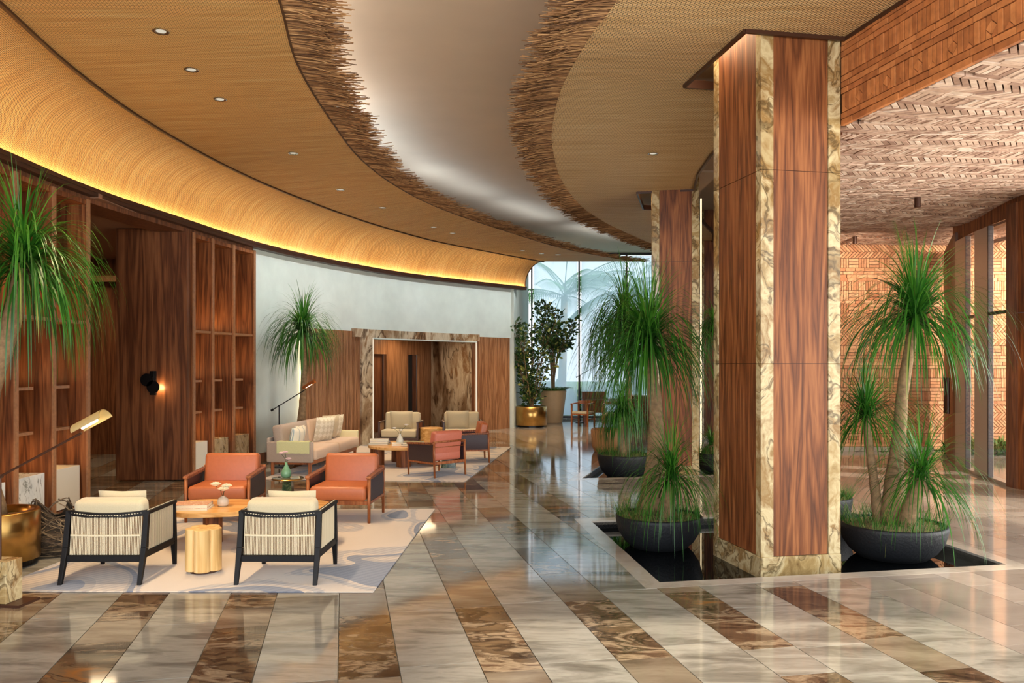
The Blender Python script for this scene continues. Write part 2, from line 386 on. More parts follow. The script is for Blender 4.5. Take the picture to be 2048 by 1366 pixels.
T_DARK = marble('tile_dark', [(.30, c(62, 46, 34)), (.42, c(98, 76, 58)), (.48, c(158, 138, 112)), (.52, c(92, 74, 56)), (.64, c(122, 100, 74)), (.72, c(160, 108, 58))], scale=1.15, dist=2.6, stretch=(.8, 1.9, 1), vein=c(44, 32, 26), veinw=.035, rnd=True, rough=.07, rot=(0, 0, -A11-.35))
T_STONE = marble('tile_limestone', [(.28, c(126, 114, 104)), (.5, c(154, 144, 134)), (.75, c(138, 126, 115))], scale=1.2, dist=.7, stretch=(.7, 1.8, 1), rnd=True, rough=.08, rot=(0, 0, -A11))
CURB = marble('curb_stone', [(.3, c(150, 140, 128)), (.5, c(178, 170, 158)), (.7, c(190, 182, 170))], scale=2, dist=.8, rough=.12)
GROUT = plain('grout', c(196, 188, 170), .7)
WATER, n_, l_, p_ = newmat('pool_water')
p_.inputs['Base Color'].default_value = c(8, 10, 12); p_.inputs['Roughness'].default_value = .015; p_.inputs['IOR'].default_value = 1.33
POOLT = plain('pool_lining', c(24, 24, 26), .3)
BRICK_O = rndcol('brick_orange', [(0, c(166, 98, 50)), (.4, c(192, 118, 62)), (.8, c(206, 132, 74)), (1, c(180, 106, 56))])
BRICK_C = rndcol('brick_ceiling', [(0, c(160, 124, 104)), (.4, c(198, 164, 142)), (.8, c(220, 190, 168)), (1, c(232, 212, 194))])
BRICK_W = rndcol('brick_wall', [(0, c(188, 124, 84)), (.4, c(214, 156, 112)), (.8, c(228, 176, 132)), (1, c(200, 138, 98))])
MORTAR_D = plain('dark_joint', c(50, 26, 16), .9)
MORTAR_W = plain('wall_joint', c(84, 54, 38), .9)
FRAMEG = plain('grey_window_frame', c(168, 160, 150), .35, .4)
FRAMED = plain('dark_mullion', c(58, 56, 58), .4, .4)
GLASS = glassmat('window_glass')
TGLASS = glassmat('smoked_glass', (.72, .74, .62, 1))
SHEER = sheer('sheer_blind', (.76, .89, 1.0, 1), .66)

S.render.engine  # left to the renderer
try:
    S.cycles.sample_clamp_indirect = 6; S.cycles.caustics_reflective = False; S.cycles.caustics_refractive = False
    S.cycles.max_bounces = 9; S.cycles.diffuse_bounces = 4; S.cycles.transparent_max_bounces = 10
except Exception: pass

# ================================================================ STRUCTURE
HM = 4.85           # height of the woven ceiling
HT = 4.06           # height of the trim under the cove
HC = 5.6            # plaster ceiling
# trim curve under the cove, groove between cove and flat mat, free edge of the mat (x, y)
T = [(-4.7, 3), (-5.1, 4.8), (-5.32, 6.8), (-5.42, 8.78), (-5.42, 10.7), (-5.17, 12.74), (-4.77, 15.4), (-3.97, 17.9), (-2.75, 20.4), (-1.25, 22.4), (.38, 24.3)]
G = [(-3.5, 3), (-3.95, 5.0), (-4.22, 6.84), (-4.44, 8.57), (-4.48, 10.48), (-4.26, 12.8), (-3.80, 15.0), (-3.0, 17.6), (-1.92, 20.08), (-.55, 22.2), (.95, 24.3)]
E = [(-1.35, 3), (-1.7, 5), (-1.91, 6.84), (-2.14, 8.33), (-2.22, 10.2), (-2.2, 12.2), (-1.9, 14.2), (-1.3, 16.2), (-.2, 18.6), (1.5, 21.8), (3.6, 24.3)]
E2 = [(1.35, 3), (1.08, 5), (.865, 6.84), (.715, 7.61), (.54, 9.02), (.51, 10.5), (.57, 11.6), (.81, 13.57), (1.34, 15.86), (2.02, 17.7), (2.82, 19.4), (3.43, 20.6), (4.3, 22)]
def T3(t, off=0.0):
    p = interp([(*q, 0) for q in T], t); d = interp([(*q, 0) for q in T], min(t+.01, 1))-interp([(*q, 0) for q in T], max(t-.01, 0))
    n = Vector((-d.y, d.x, 0)).normalized()      # points away from the room (left)
    return p+n*off
def c3(P, t): return interp([(*q, 0) for q in P], t)
def T_at_y(y):
    lo, hi = 0.0, 1.0
    for _ in range(40):
        m = (lo+hi)/2
        if T3(m).y < y: lo = m
        else: hi = m
    return lo

# ---- pools (inner openings, counter-clockwise)
P1 = [(1.25, 7.03), (4.56, 7.66), (4.25, 10.35), (.93, 9.78)]
P2 = [(1.13, 13.42), (3.9, 13.98), (3.7, 16.7), (1.95, 16.35)]
def grow(poly, d):
    n = len(poly); out = []
    for i in range(n):
        p0, p1, p2 = (Vector(poly[i-1]), Vector(poly[i]), Vector(poly[(i+1) % n]))
        a = (p1-p0).normalized(); b = (p2-p1).normalized(); na = Vector((a.y, -a.x)); nb = Vector((b.y, -b.x))
        k = (na+nb)/(1+na.dot(nb)); out.append(tuple(p1+k*d))
    return out
C1, C2 = grow(P1, .17), grow(P2, .17)

# ---- floor
floor = MB()
slab = [(-12, -4), (16, -4), (16, 29), (-12, 29)]
for q in [r for k in subtract(slab, P1) for r in subtract(k, P2)]:
    floor.prism(q, -.25, -.016)
floor = floor.build('floor', GROUT, kind='structure', label='polished marble floor of pale and dark veined slabs in diagonal rows')
def in_view(x, y, m=80):
    if y < 3.2: return False
    px = 1024+x/y*F; return -m < px < 2048+m
tiles = []
DARK = {0: [(4.4, 4.9, 1), (4.9, 6.1, 2), (6.1, 6.57, 1), (6.57, 7.6, 2)], -1: [(4.6, 5.95, 2), (5.95, 6.42, 1), (6.42, 7.5, 2)],
        1: [(4.2, 4.95, 1), (4.95, 6.2, 2), (6.2, 6.9, 1)], 2: [(4.9, 6.25, 2), (6.25, 7.0, 1)], 3: [(4.94, 6.24, 2), (6.24, 7.1, 1), (4.3, 4.94, 1)],
        4: [(4.96, 6.32, 2), (6.32, 7.1, 1), (4.5, 4.96, 0), (3.4, 4.5, 2)], 5: [(5.0, 6.31, 2), (6.31, 7.2, 0), (4.4, 5.0, 1), (3.3, 4.4, 2)], -2: [(5.2, 6.55, 2), (6.55, 7.0, 1)]}
rt = random.Random(21)
for k in range(-14, 18):
    v0 = -.885+.855*k
    for wide in (0, 1):
        va, vb = (v0, v0+.365) if not wide else (v0+.365, v0+.855)
        stone = v0 > 3.9
        spans = []
        fixed = sorted(DARK.get(k, [])) if not wide else []
        lo = fixed[0][0] if fixed else None
        u = 1.2+rt.random()*.8
        if fixed:
            uu = lo
            while uu > 1.2: spans.append((uu-.9, uu, rt.choice([0, 1]))); uu -= .9
            spans += fixed; u = fixed[-1][1]
        prev = fixed[-1][2] if fixed else 1
        while u < 31:
            if wide: L = rt.uniform(.85, 1.45); ty = 0
            else:
                ty = 2 if (prev != 2 and rt.random() < .62) else rt.choice([1, 1, 0]); L = rt.uniform(1.0, 1.35) if ty == 2 else rt.uniform(.45, .9)
            if wide and u > 12 and rt.random() < .35: ty = 1
            spans.append((u, u+L, ty)); u += L; prev = ty
        for ua, ub, ty in spans:
            if stone and wide: pass
            if stone: ty = 3
            g = .0028
            poly = [uv2xy(ua+g, va+g), uv2xy(ua+g, vb-g), uv2xy(ub-g, vb-g), uv2xy(ub-g, va+g)]   # order fixed below
            if sum(poly[i][0]*poly[(i+1) % 4][1]-poly[(i+1) % 4][0]*poly[i][1] for i in range(4)) < 0: poly = poly[::-1]
            cx = sum(p[0] for p in poly)/4; cy = sum(p[1] for p in poly)/4
            if not in_view(cx, cy, 500): continue
            if cy > 28.2 or (cy > 17.75 and cx > 5.9): continue
            # the quiet slab of pale stone between the two pools
            if 10.4 < cy < 13.6 and cx > .9 and ty in (1, 2): ty = 0
            if ty == 2 and not stone and cx > 1.0 and cy > 7: ty = 0
            pcs = [poly]
            for H in (C1, C2): pcs = [r for q in pcs for r in subtract(q, H)]
            for q in pcs:
                if area(q) > .004: tiles.append((q, ty, rt.random()*.98+.01, area(q)/max(cy, 3.5)**3 if in_view(cx, cy, 20) else 0))
tiles.sort(key=lambda t: -t[3])
TM = [T_PALE, T_GREY, T_DARK, T_STONE]
for q, ty, r, _ in tiles[:300]:
    m = MB(); m.cr = r; m.prism(q, -.02, 0); m.build('tile', TM[ty], floor)
m = MB()
for q, ty, r, _ in tiles[300:]: m.cr = r; m.cm = ty; m.prism(q, -.02, 0)
m.build('tile', TM, floor, kind='stuff')
for i, (P, Cc, nm) in enumerate(((P1, C1, 'trim_1'), (P2, C2, 'trim_2'))):
    m = MB(); n = len(P)
    for k in range(n):
        q = [P[k], Cc[k], Cc[(k+1) % n], P[(k+1) % n]]
        if sum(q[a][0]*q[(a+1) % 4][1]-q[(a+1) % 4][0]*q[a][1] for a in range(4)) < 0: q = q[::-1]
        m.prism(q, -.05, .0008)
    m.build(nm, CURB, kind='structure', label='stone kerb around the %s reflecting pool' % ('near', 'far')[i])
    b = MB(); b.prism(P, -.34, -.30); b.build('floor_pool', POOLT, kind='structure')
    w_ = MB()
    for k in range(n):
        a, d = Vector(P[k]), Vector(P[(k+1) % n]); t_ = (d-a).normalized(); nn = Vector((t_.y, -t_.x))*.03
        w_.prism([tuple(a), tuple(a+nn), tuple(d+nn), tuple(d)][::-1], -.34, -.02)
    w_.build('trim_%d' % (3+i), POOLT, kind='structure')
    wt = MB(); wt.face([0, 1, 2, 3]); wt.v = [(x, y, -.095) for x, y in P]
    wt = wt.build('pool_water', WATER); tag(wt, 'dark still water of the %s pool under the planters' % ('near', 'far')[i], 'water')

# ---- plaster ceiling
m = MB(); m.b2(-12, 8.6, -2, 28.4, HC, HC+.1); m.build('ceiling', CEILP, kind='structure', label='smooth pale plaster ceiling above the woven canopies')

# ---- left wall behind the cove: plaster wall, fluted walnut wainscot
def wallstrip(t0, t1, z0, z1, off, th, n=24):
    m = MB()
    for s0, s1 in ((off, off+th),):
        pts = [T3(t0+(t1-t0)*i/n, s0) for i in range(n+1)]; pb = [T3(t0+(t1-t0)*i/n, s1) for i in range(n+1)]
        for i in range(n):
            q = [(pts[i].x, pts[i].y), (pts[i+1].x, pts[i+1].y), (pb[i+1].x, pb[i+1].y), (pb[i].x, pb[i].y)]
            m.prism(q, z0, z1)
    return m
t154, t17, tend = T_at_y(15.42), T_at_y(17.05), 1.0
t_po0, t_po1 = T_at_y(19.15), T_at_y(22.75)
wallstrip(t154, t17, 0, HC, .10, .15).build('wall_left', PLASTER, kind='structure', label='curved pale plaster wall left of the lift lobby')
wallstrip(t17, T_at_y(24.0), 2.60, HC, .10, .15).build('wall_left.001', PLASTER, kind='structure')
m = MB(); m.prism([(.05, 23.95), (.56, 27.95), (.3, 28.1), (-.3, 24.1)], 0, HC); m.build('wall_left.002', PLASTER, kind='structure')
wallstrip(t154, t17, 0, .16, .07, .04).build('baseboard_left', WALNUT_D, kind='structure')
def flutes(t0, t1, z0, z1, name, length):
    m = MB(); n = int(length/.055)
    for i in range(n):
        a = t0+(t1-t0)*i/n; b = t0+(t1-t0)*(i+1)/n; s = b-a
        P = [T3(a, .10), T3(a+s*.2, .065), T3(a+s*.8, .065), T3(b, .10)]
        for p, q in zip(P[:-1], P[1:]):
            k = len(m.v); m.v += [(p.x, p.y, z0), (q.x, q.y, z0), (q.x, q.y, z1), (p.x, p.y, z1)]; m.face((k, k+1, k+2, k+3))
    k = len(m.v)
    o = m.build(name, WALNUT_F, kind='structure'); return o
flutes(t17, t_po0, 0, 2.6, 'wall_fluted', 2.6)['label'] = 'fluted walnut wall panelling left of the lift lobby'
flutes(t_po1, T_at_y(23.85), 0, 2.6, 'wall_fluted.001', 2.3)
wallstrip(t17, t_po0, 0, 2.6, .105, .1).build('wall_left.003', WALNUT_D, kind='structure')
wallstrip(t_po1, T_at_y(23.85), 0, 2.6, .105, .1).build('wall_left.004', WALNUT_D, kind='structure')
# vertical light slot between plaster and walnut
p = T3(t17, .06); m = MB(); m.box((p.x, p.y, 1.3), (.05, .03, 2.56)); o = m.build('light_slot', LED2); tag(o, 'vertical warm light strip beside the fluted walnut wall', 'light strip')

# portal of the lift lobby
PO0, PO1 = T3(t_po0, .06), T3(t_po1, .06)
pr = thing('lift_portal', 'brown veined marble portal framing the lift lobby', 'portal', (0, 0, 0))
m = MB(); m.cr = .2
wallstrip(t_po0-.002, t_po0+.012, 0, 2.6, .0, .3, 2).build('jamb', FANTASY2, pr)
wallstrip(t_po0-.012, t_po1+.004, 2.47, 2.66, .0, .3, 12).build('lintel', FANTASY2, pr)
wallstrip(t_po0+.012, t_po0+.0132, 0, 2.46, -.01, .03, 2).build('edge_strip', emis('portal_edge_glow', (1, .84, .62, 1), .7), pr)  # white portal edge given a glow of its own
wallstrip(t_po1-.001, t_po1, 0, 2.46, -.01, .03, 2).build('edge_strip', emis('portal_edge_glow', (1, .84, .62, 1), .7), pr)
wallstrip(t_po0+.012, t_po1, 2.44, 2.47, -.01, .3, 12).build('edge_strip', PLASTER, pr)
J = Vector((-2.46, 25.25, 0)); Jl = Vector((-3.80, 22.0, 0))
def vwall(a, b, z0, z1, th, name, mat, parent=None, kind=None):
    a, b = Vector(a[:2]), Vector(b[:2]); d = (b-a).normalized(); nrm = Vector((d.y, -d.x))*th
    q = [tuple(a), tuple(b), tuple(b+nrm), tuple(a+nrm)]
    if sum(q[i][0]*q[(i+1) % 4][1]-q[(i+1) % 4][0]*q[i][1] for i in range(4)) < 0: q = q[::-1]
    m = MB(); m.prism(q, z0, z1); return m.build(name, mat, parent, kind=kind)
vwall(PO1+Vector((0, .2, 0)), J, 0, 2.6, .1, 'marble_slab', FANTASY2, pr)
vwall(T3(t_po0, .3), Jl, 0, 2.6, -.1, 'wall_lobby', WALNUT, kind='structure')
# back wall of the lift lobby: pieces between two dark lift openings
segs = [(0, .04, 'w'), (.04, .10, 'd'), (.10, .26, 's'), (.26, .60, 'w'), (.60, .70, 'd'), (.70, .80, 's'), (.80, 1.0, 'w')]
for s0, s1, k in segs:
    a = Jl.lerp(J, s0); b = Jl.lerp(J, s1)
    if k == 'w': vwall(a, b, 0, 2.6, -.1, 'wall_lobby', WALNUT_F, kind='structure')
    elif k == 's':
        o = Vector((-.12, .10, 0)); vwall(a+o, b+o, 0, 2.12, -.05, 'door_2', WALNUT_D, kind='structure'); vwall(a, b, 2.12, 2.6, -.1, 'wall_lobby', WALNUT_F, kind='structure')
    else:
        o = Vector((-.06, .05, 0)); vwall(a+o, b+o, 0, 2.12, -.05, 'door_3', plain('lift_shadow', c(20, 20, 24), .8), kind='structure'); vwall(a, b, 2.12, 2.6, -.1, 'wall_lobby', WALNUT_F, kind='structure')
m = MB(); m.prism([(PO0.x, PO0.y+.3), (PO1.x, PO1.y+.3), (J.x, J.y), (Jl.x-.4, Jl.y)], 2.6, 2.65); m.build('ceiling_lobby', CEILP, kind='structure')
light('lobby_downlight', 'AREA', (-2.6, 22.6, 2.58), 25, WARM2, 1.0)

# corridor between the two shelving units
m = MB(); m.b2(-11, -5.3, 17.0, 17.15, 0, 4.1); m.build('wall_corridor', WALNUT_D, kind='structure')
m = MB(); m.b2(-11, -10.9, 8, 17, 0, 4.1); m.build('wall_corridor.001', WALNUT_D, kind='structure')
m = MB(); m.b2(-11, -5.35, 10.75, 17.0, 4.0, 4.08); m.build('ceiling_corridor', plain('soffit', c(150, 110, 84), .6), kind='structure')
m = MB(); m.b2(-11, -6.1, 16.6, 16.7, 3.5, 3.62); m.build('trim_5', WALNUT_E, kind='structure')
o = MB().b2(-6.26, -5.14, 13.12, 13.3, 0.02, 3.99).build('wall_panel', wood('walnut_panel', c(70, 38, 20), c(104, 60, 34), c(136, 86, 52), scale=6), kind='structure', label='tall walnut partition panel that carries the wall sconce')
MB().b2(-11, -5.5, 10.62, 10.75, 0, 4.0).build('wall_corridor.002', WALNUT_D, kind='structure')
# closing walls outside the frame and behind the cove
vwall((-5.9, 2.0), (-6.0, 7.6), 0, HC, .1, 'wall_left.005', WALNUT_D, kind='structure')
wallstrip(0, t154, HT+.02, HC, .40, .1, 20).build('wall_left.006', PLASTER, kind='structure')
vwall(Jl+Vector((-1.2, -1.6, 0)), J+Vector((.5, 2.1, 0)), 0, 2.6, -.1, 'wall_lobby', WALNUT_D, kind='structure').location = (-.75, .5, 0)
wallstrip(T_at_y(6.5), T_at_y(15.42), HT-.12, HT+.02, .05, .5, 20).build('trim_6', WALNUT_D, kind='structure')

# ---- window wall at the end
NW = 5; X0 = .62; WW = 1.6; YW = 27.95
for i in range(NW):
    x = X0+.02+WW*i
    w_ = thing('window_%d' % (i+1), 'x', 'window', (x, YW, 0)); del w_['label'], w_['category']; w_['kind'] = 'structure'
    m = MB(); m.b2(0, .05, 0, .18, 0, HC); m.b2(.05, WW, 0, .1, .02, .10); m.b2(.05, WW, 0, .1, HC-.08, HC)
    m.build('window_frame', FRAMED, w_)
    m = MB(); m.b2(.05, WW, .10, .106, .1, HC-.08); m.build('window_pane', GLASS, w_)
    m = MB(); m.v = [(.10, .02, .12), (WW-.03, .02, .12), (WW-.03, .02, HC-.1), (.10, .02, HC-.1)]; m.face((0, 1, 2, 3)); m.build('sheer_blind', SHEER, w_)
m = MB(); m.b2(X0+WW*NW, X0+WW*NW+.15, 17.9, 28.0, 0, HC); m.build('wall_right', WALNUT, kind='structure')
# ---- outside
m = MB(); m.b2(-30, 60, 28.3, 90, -.4, -.05); m.build('ground_outside', plain('lawn', c(96, 128, 70), .9, noise=.4, nscale=3), kind='structure')
m = MB(); m.b2(8.2, 40, -4, 28.3, -.3, -.03); m.build('ground_outside.001', plain('paving', c(206, 200, 190), .8, noise=.1, nscale=3), kind='structure')

# ---- woven canopies
cl = thing('woven_canopy', 'golden woven rattan ceiling canopy curving down onto the left wall', 'ceiling canopy')
NS = 120
def lenT(t): return t*26.0
m = MB(); m.grid(lambda a, b: c3(G, a).lerp(c3(E, a), b)+Vector((0, 0, HM+.0)), NS, 4, lambda a, b: (lenT(a), b*2.3+3))
m.grid(lambda a, b: c3(G, a).lerp(c3(E, a), b)+Vector((0, 0, HM+.03)), NS, 2, lambda a, b: (lenT(a), b*2.3+3))
m.build('mat', MAT_L, cl, smooth=True)
def cove(a, b):
    p, q = T3(a), c3(G, a); k = b*PI/2
    r = p.lerp(q, 1-math.cos(k)); r.z = HT+.03+(HM+.02-HT-.03)*math.sin(k); return r
m = MB(); m.grid(cove, NS, 16, lambda a, b: (lenT(a), b*1.6)); m.build('cove', MAT_L, cl, smooth=True)
def sweep(P, w, z0, z1, off=0, n=NS):
    m = MB()
    for i in range(n):
        a, b = c3(P, i/n), c3(P, (i+1)/n); d = (b-a).normalized(); nn = Vector((-d.y, d.x, 0))
        a0, a1, b0, b1 = a+nn*off, a+nn*(off+w), b+nn*off, b+nn*(off+w)
        m.prism([(a0.x, a0.y), (b0.x, b0.y), (b1.x, b1.y), (a1.x, a1.y)], z0, z1)
    return m
sweep(G, .035, HM-.025, HM+.03).build('groove_trim', BRONZE, cl)
sweep(T, .16, HT-.05, HT, -.06).build('ledge_trim', BRONZE, cl)
sweep(T, .012, HT, HT+.05, -.072).build('ledge_lip', BRONZE, cl)
sweep(T, .02, HT+.002, HT+.022, -.045).build('led_strip', LED, cl, label='glowing warm light strip along the ledge')
sweep(E, .02, HM-.004, HM+.034).build('edge_trim', MAT_L, cl)
# end profile of the canopy
m = MB(); k = len(m.v); pts = [cove(1, b/16) for b in range(17)]
m.tube(pts+[Vector((*E[-1], HM+.02))], .02, 6); m.build('end_trim', MAT_L, cl)

cr = thing('woven_canopy', 'grey brown woven rattan ceiling canopy notched around the columns', 'ceiling canopy')
vdir = Vector((CA, SA)); udir = Vector((-SA, CA))
outer = [(4.0, 3.0), (3.06, 7.62), (2.09, 7.44), (1.85, 8.92), (2.85, 9.12), (2.84, 11.86), (2.93, 13.1), (3.12, 14.25), (2.18, 14.46), (2.52, 15.95), (3.5, 16.2), (4.6, 19), (5.3, 22)]
inner = [tuple(c3(E2, i/60))[:2] for i in range(61)]
poly = outer + inner[::-1]
def flat(poly, z, down=True):
    vv = [Vector((x, y, 0)) for x, y in poly]; tri = geometry.tessellate_polygon([vv]); m = MB()
    m.v = [(x, y, z) for x, y in poly]
    for t_ in tri:
        a, b, c_ = t_; nz = (vv[b]-vv[a]).cross(vv[c_]-vv[a]).z
        t_ = (a, b, c_) if (nz < 0) == down else (a, c_, b)
        m.face(t_, [(poly[i][1]*.995+poly[i][0]*.05, poly[i][0]) for i in t_])
    return m
flat(poly, HM).build('mat', MAT_R, cr)
flat(poly, HM+.035, False).build('mat_back', MAT_R, cr)
m = MB()
for i in range(len(outer)-1):
    a, b = Vector((*outer[i], 0)), Vector((*outer[i+1], 0)); m.beam(a+Vector((0, 0, HM+.01)), b+Vector((0, 0, HM+.01)), (.03, .09))
m.build('edge_trim', BRONZE, cr)

# fringe of loose rattan canes
def fringe(P, parent, sgn, tr, n, hero, lmax=.52):
    rf = random.Random(5+sgn); big = MB(); nh = 0
    ts = [tr[0]+(tr[1]-tr[0])*rf.random() for _ in range(n)]
    hs = set(sorted(range(n), key=lambda i: abs(c3(P, ts[i]).y-8.0))[:hero])
    for i, t_ in enumerate(ts):
        p = c3(P, t_); d = (c3(P, min(t_+.004, 1))-c3(P, max(t_-.004, 0))).normalized()
        out = Vector((sgn, 0.03+rf.gauss(0, .05), 0)); nrm = Vector((d.y, -d.x, 0))*(1 if sgn > 0 else -1)
        if nrm.x*sgn < 0: nrm = -nrm
        out = (out*.78+nrm*.22).normalized()
        clump = .5+.5*math.sin(t_*260+math.sin(t_*90)*2)
        L = lmax*(.42+.25*clump+.48*rf.random()**1.5)*(1.0 if t_ < .8 else .9)
        z = HM+.004+rf.random()*.028; sag = rf.uniform(-.07, .05)
        yb = rf.gauss(0, .06)
        pts = [p-out*.04+Vector((0, 0, z)), p+out*L*.5+Vector((0, yb*.3, z+sag*.4)), p+out*L+Vector((0, yb, z+sag))]
        m = MB() if i in hs else big
        m.cr = .02+.96*rf.random(); m.tube(pts, [.0055, .005, .0042], 4)
        if i in hs: m.build('rattan_cane', STICK, parent)
    o = big.build('rattan_cane', STICK, parent, kind='stuff')
fringe(E, cl, 1, (.06, .995), 4200, 290)
fringe(E2, cr, -1, (.10, .98), 4000, 290, .52)

# soffit over the column notches
for n_i, (x0, x1, y0, y1) in enumerate(((1.5, 3.6, 7.2, 9.6), (1.9, 3.6, 14.3, 16.5))):
    m = MB(); m.b2(x0, x1, y0, y1, HM+.30, HM+.34); m.build('ceiling_notch', CEILP, kind='structure')
light('notch_lamp', 'AREA', (1.98, 8.2, HM+.27), 10, WARM2, (.12, 1.1), rot=(0, 0, A11))
light('notch_lamp', 'AREA', (2.28, 15.0, HM+.27), 10, WARM2, (.12, 1.0))

# ---- columns
def column(label, loc, rz, w=.80, d=.98, top=HM+.3):
    t = thing('column', label, 'column', (*loc, 0), rz)
    B = -.30
    MB().b2(.02, w-.02, .02, d-.02, B, top).build('core', BRONZE, t)
    mw = .125; sw = .10
    for x0, x1, y0, y1 in ((0, mw, 0, sw), (w-mw, w, 0, sw), (0, mw, d-sw, d), (w-mw, w, d-sw, d)):
        for z0, z1 in ((.10, 1.85), (1.853, 3.61), (3.613, top)):
            MB().b2(x0, x1, y0, y1, z0, z1).build('corner_stone', FANTASY, t, bevel=.004, seg=1)
    b = MB(); b.b2(-.004, w+.004, -.004, d+.004, B, .10); b.build('base_stone', FANTASY, t, bevel=.005, seg=1)
    for z0, z1 in ((.104, 1.85), (1.856, 3.61), (3.616, top)):
        MB().b2(mw+.003, w-mw-.003, .010, .04, z0, z1).build('wood_panel', WALNUT, t)
        MB().b2(mw+.003, w-mw-.003, d-.04, d-.01, z0, z1).build('wood_panel', WALNUT, t)
        MB().b2(.010, .04, sw+.003, d-sw-.003, z0, z1).build('wood_panel', WALNUT, t)
        MB().b2(w-.04, w-.01, sw+.003, d-sw-.003, z0, z1).build('wood_panel', WALNUT, t)
    return t
column('large walnut and marble column at the near pool', (2.25, 7.50), A11)
column('walnut and marble column behind the tall palms at the far pool', (2.42, 14.35), -math.radians(9))
column('partly hidden walnut column far behind the big column', (4.55, 20.2), -math.radians(6), w=1.1, top=HC)
m = MB(); m.box((3.37, 14.80, 2.4), (.02, .02, 4.8)); tag(m.build('light_slot', LED2), 'thin vertical light line right of the far column', 'light strip')

# ---- brick beam face on the right
def piece_list_rows(U, V, rnd_, rows, g=.0055):
    # rows: list of (kind, height); returns clipped polygons in the (u, v) plane of a wall U long and V high
    out = []; v = 0; i = 0
    while v < V-.01:
        k, h = rows[i % len(rows)]; i += 1
        v1 = min(v+h, V); R = []
        if k == 'h':
            u = -rnd_.random()*.2
            while u < U: L = .215*rnd_.uniform(.92, 1.06); R.append([(u+g, v+g*.7), (u+L-g, v+g*.7), (u+L-g, v+h-g*.7), (u+g, v+h-g*.7)]); u += L
        elif k == 's':
            u = 0; q = 0
            while u < U: L = .052*rnd_.uniform(.92, 1.08); R.append([(u+g, v+g), (u+L-g, v+g), (u+L-g, v+h-g), (u+g, v+h-g)]); u += L
        elif k == 'k':   # basket blocks: three flat, four upright
            u = 0; q = 0
            while u < U:
                if q % 2: 
                    for a in range(3): R.append([(u+g, v+h*a/3+g), (u+.215-g, v+h*a/3+g), (u+.215-g, v+h*(a+1)/3-g), (u+g, v+h*(a+1)/3-g)])
                    u += .215
                else:
                    for a in range(4): R.append([(u+.055*a+g, v+g), (u+.055*(a+1)-g, v+g), (u+.055*(a+1)-g, v+h-g), (u+.055*a+g, v+h-g)])
                    u += .22
                q += 1
        elif k == 'd':   # soldier bricks with a cut diamond every seventh
            u = 0; q = 0
            while u < U:
                L = .055
                if q % 5 == 3:
                    x0, x1, xm, vm = u+g, u+2*L-g, u+L, v+h*.45; hh = h*.26; e = g*.8
                    R += [[(x0, vm), (xm-e/2, vm-hh), (xm-e/2, vm+hh)], [(xm+e/2, vm-hh), (x1, vm), (xm+e/2, vm+hh)]]
                    R += [[(x0, v+g), (xm-e, v+g), (xm-e, vm-hh-e*2), (x0, vm-e*2)], [(xm+e, v+g), (x1, v+g), (x1, vm-e*2), (xm+e, vm-hh-e*2)],
                          [(x0, vm+e*2), (xm-e, vm+hh+e*2), (xm-e, v+h-g), (x0, v+h-g)], [(xm+e, vm+hh+e*2), (x1, vm+e*2), (x1, v+h-g), (xm+e, v+h-g)]]
                    u += 2*L
                elif q % 5 == 0:
                    xm = u+L
                    R += [[(xm-L*.8, v+g), (xm+L*.8, v+g), (xm, v+h*.28)], [(u+g, v+g), (xm-L*.8-g*.6, v+g), (xm-g*.6, v+h*.28+g), (xm-g*.6, v+h-g), (u+g, v+h-g)],
                          [(xm+g*.6, v+h*.28+g), (xm+L*.8+g*.6, v+g), (u+2*L-g, v+g), (u+2*L-g, v+h-g), (xm+g*.6, v+h-g)]]
                    u += 2*L
                else: R.append([(u+g, v+g), (u+L-g, v+g), (u+L-g, v+h-g), (u+g, v+h-g)]); u += L
                q += 1
        elif k == 'x':   # herringbone at 45 degrees
            L, Wd = .215, .0538; s2 = math.sqrt(.5)
            rect = []
            R0 = int((U+h)/Wd)+8
            for a in range(-8, int(U/s2/Wd/2)+14):
                for b in range(-int(U/L)-4, int(U/L)+4):
                    ox, oy = a*Wd+b*L, a*Wd-b*L
                    for bx, by, w_, h_ in ((ox, oy, L, Wd), (ox+L, oy+Wd-L, Wd, L)):
                        q4 = [(bx+g, by+g), (bx+w_-g, by+g), (bx+w_-g, by+h_-g), (bx+g, by+h_-g)]
                        q4 = [((x-y)*s2, (x+y)*s2) for x, y in q4]
                        # rotate so bands run along u
                        q4 = [(y, x) for x, y in q4][::-1]
                        if max(p[1] for p in q4) < 0 or min(p[1] for p in q4) > h or max(p[0] for p in q4) < 0 or min(p[0] for p in q4) > U: continue
                        rect.append([(x, y+v) for x, y in q4])
            R = rect
        for q in R:
            q = clip_rect(q, 0, U, v+g*.5, v1-g*.5)
            if q and area(q) > 1.2e-4: out.append(q)
        v += h
    return out
def lay(pieces, fn, name, mat, parent, rnd_, hero, key, depth=.036):
    # fn maps (u, v, w) into the room, w = height above the bedding; nearest pieces are objects of their own
    pieces = sorted(pieces, key=key); big = MB()
    for i, q in enumerate(pieces):
        m = MB() if i < hero else big; m.cr = .02+.96*rnd_.random(); w = depth+rnd_.uniform(-.004, .005)
        b = len(m.v); n = len(q)
        for x, y in q: m.v.append(tuple(fn(x, y, 0)))
        for x, y in q: m.v.append(tuple(fn(x, y, w)))
        m.face([b+n+k for k in range(n)])
        for k in range(n): m.face((b+k, b+(k+1) % n, b+n+(k+1) % n, b+n+k))
        if i < hero: m.build(name, mat, parent)
    if big.f: big.build(name, mat, parent, kind='stuff')
rb = random.Random(3)
BO = Vector((3.06, 7.68, 4.05)); bd = Vector((SA, -CA, 0)); bn = Vector((-CA, -SA, 0))   # along -u, facing the room
BL = 4.6
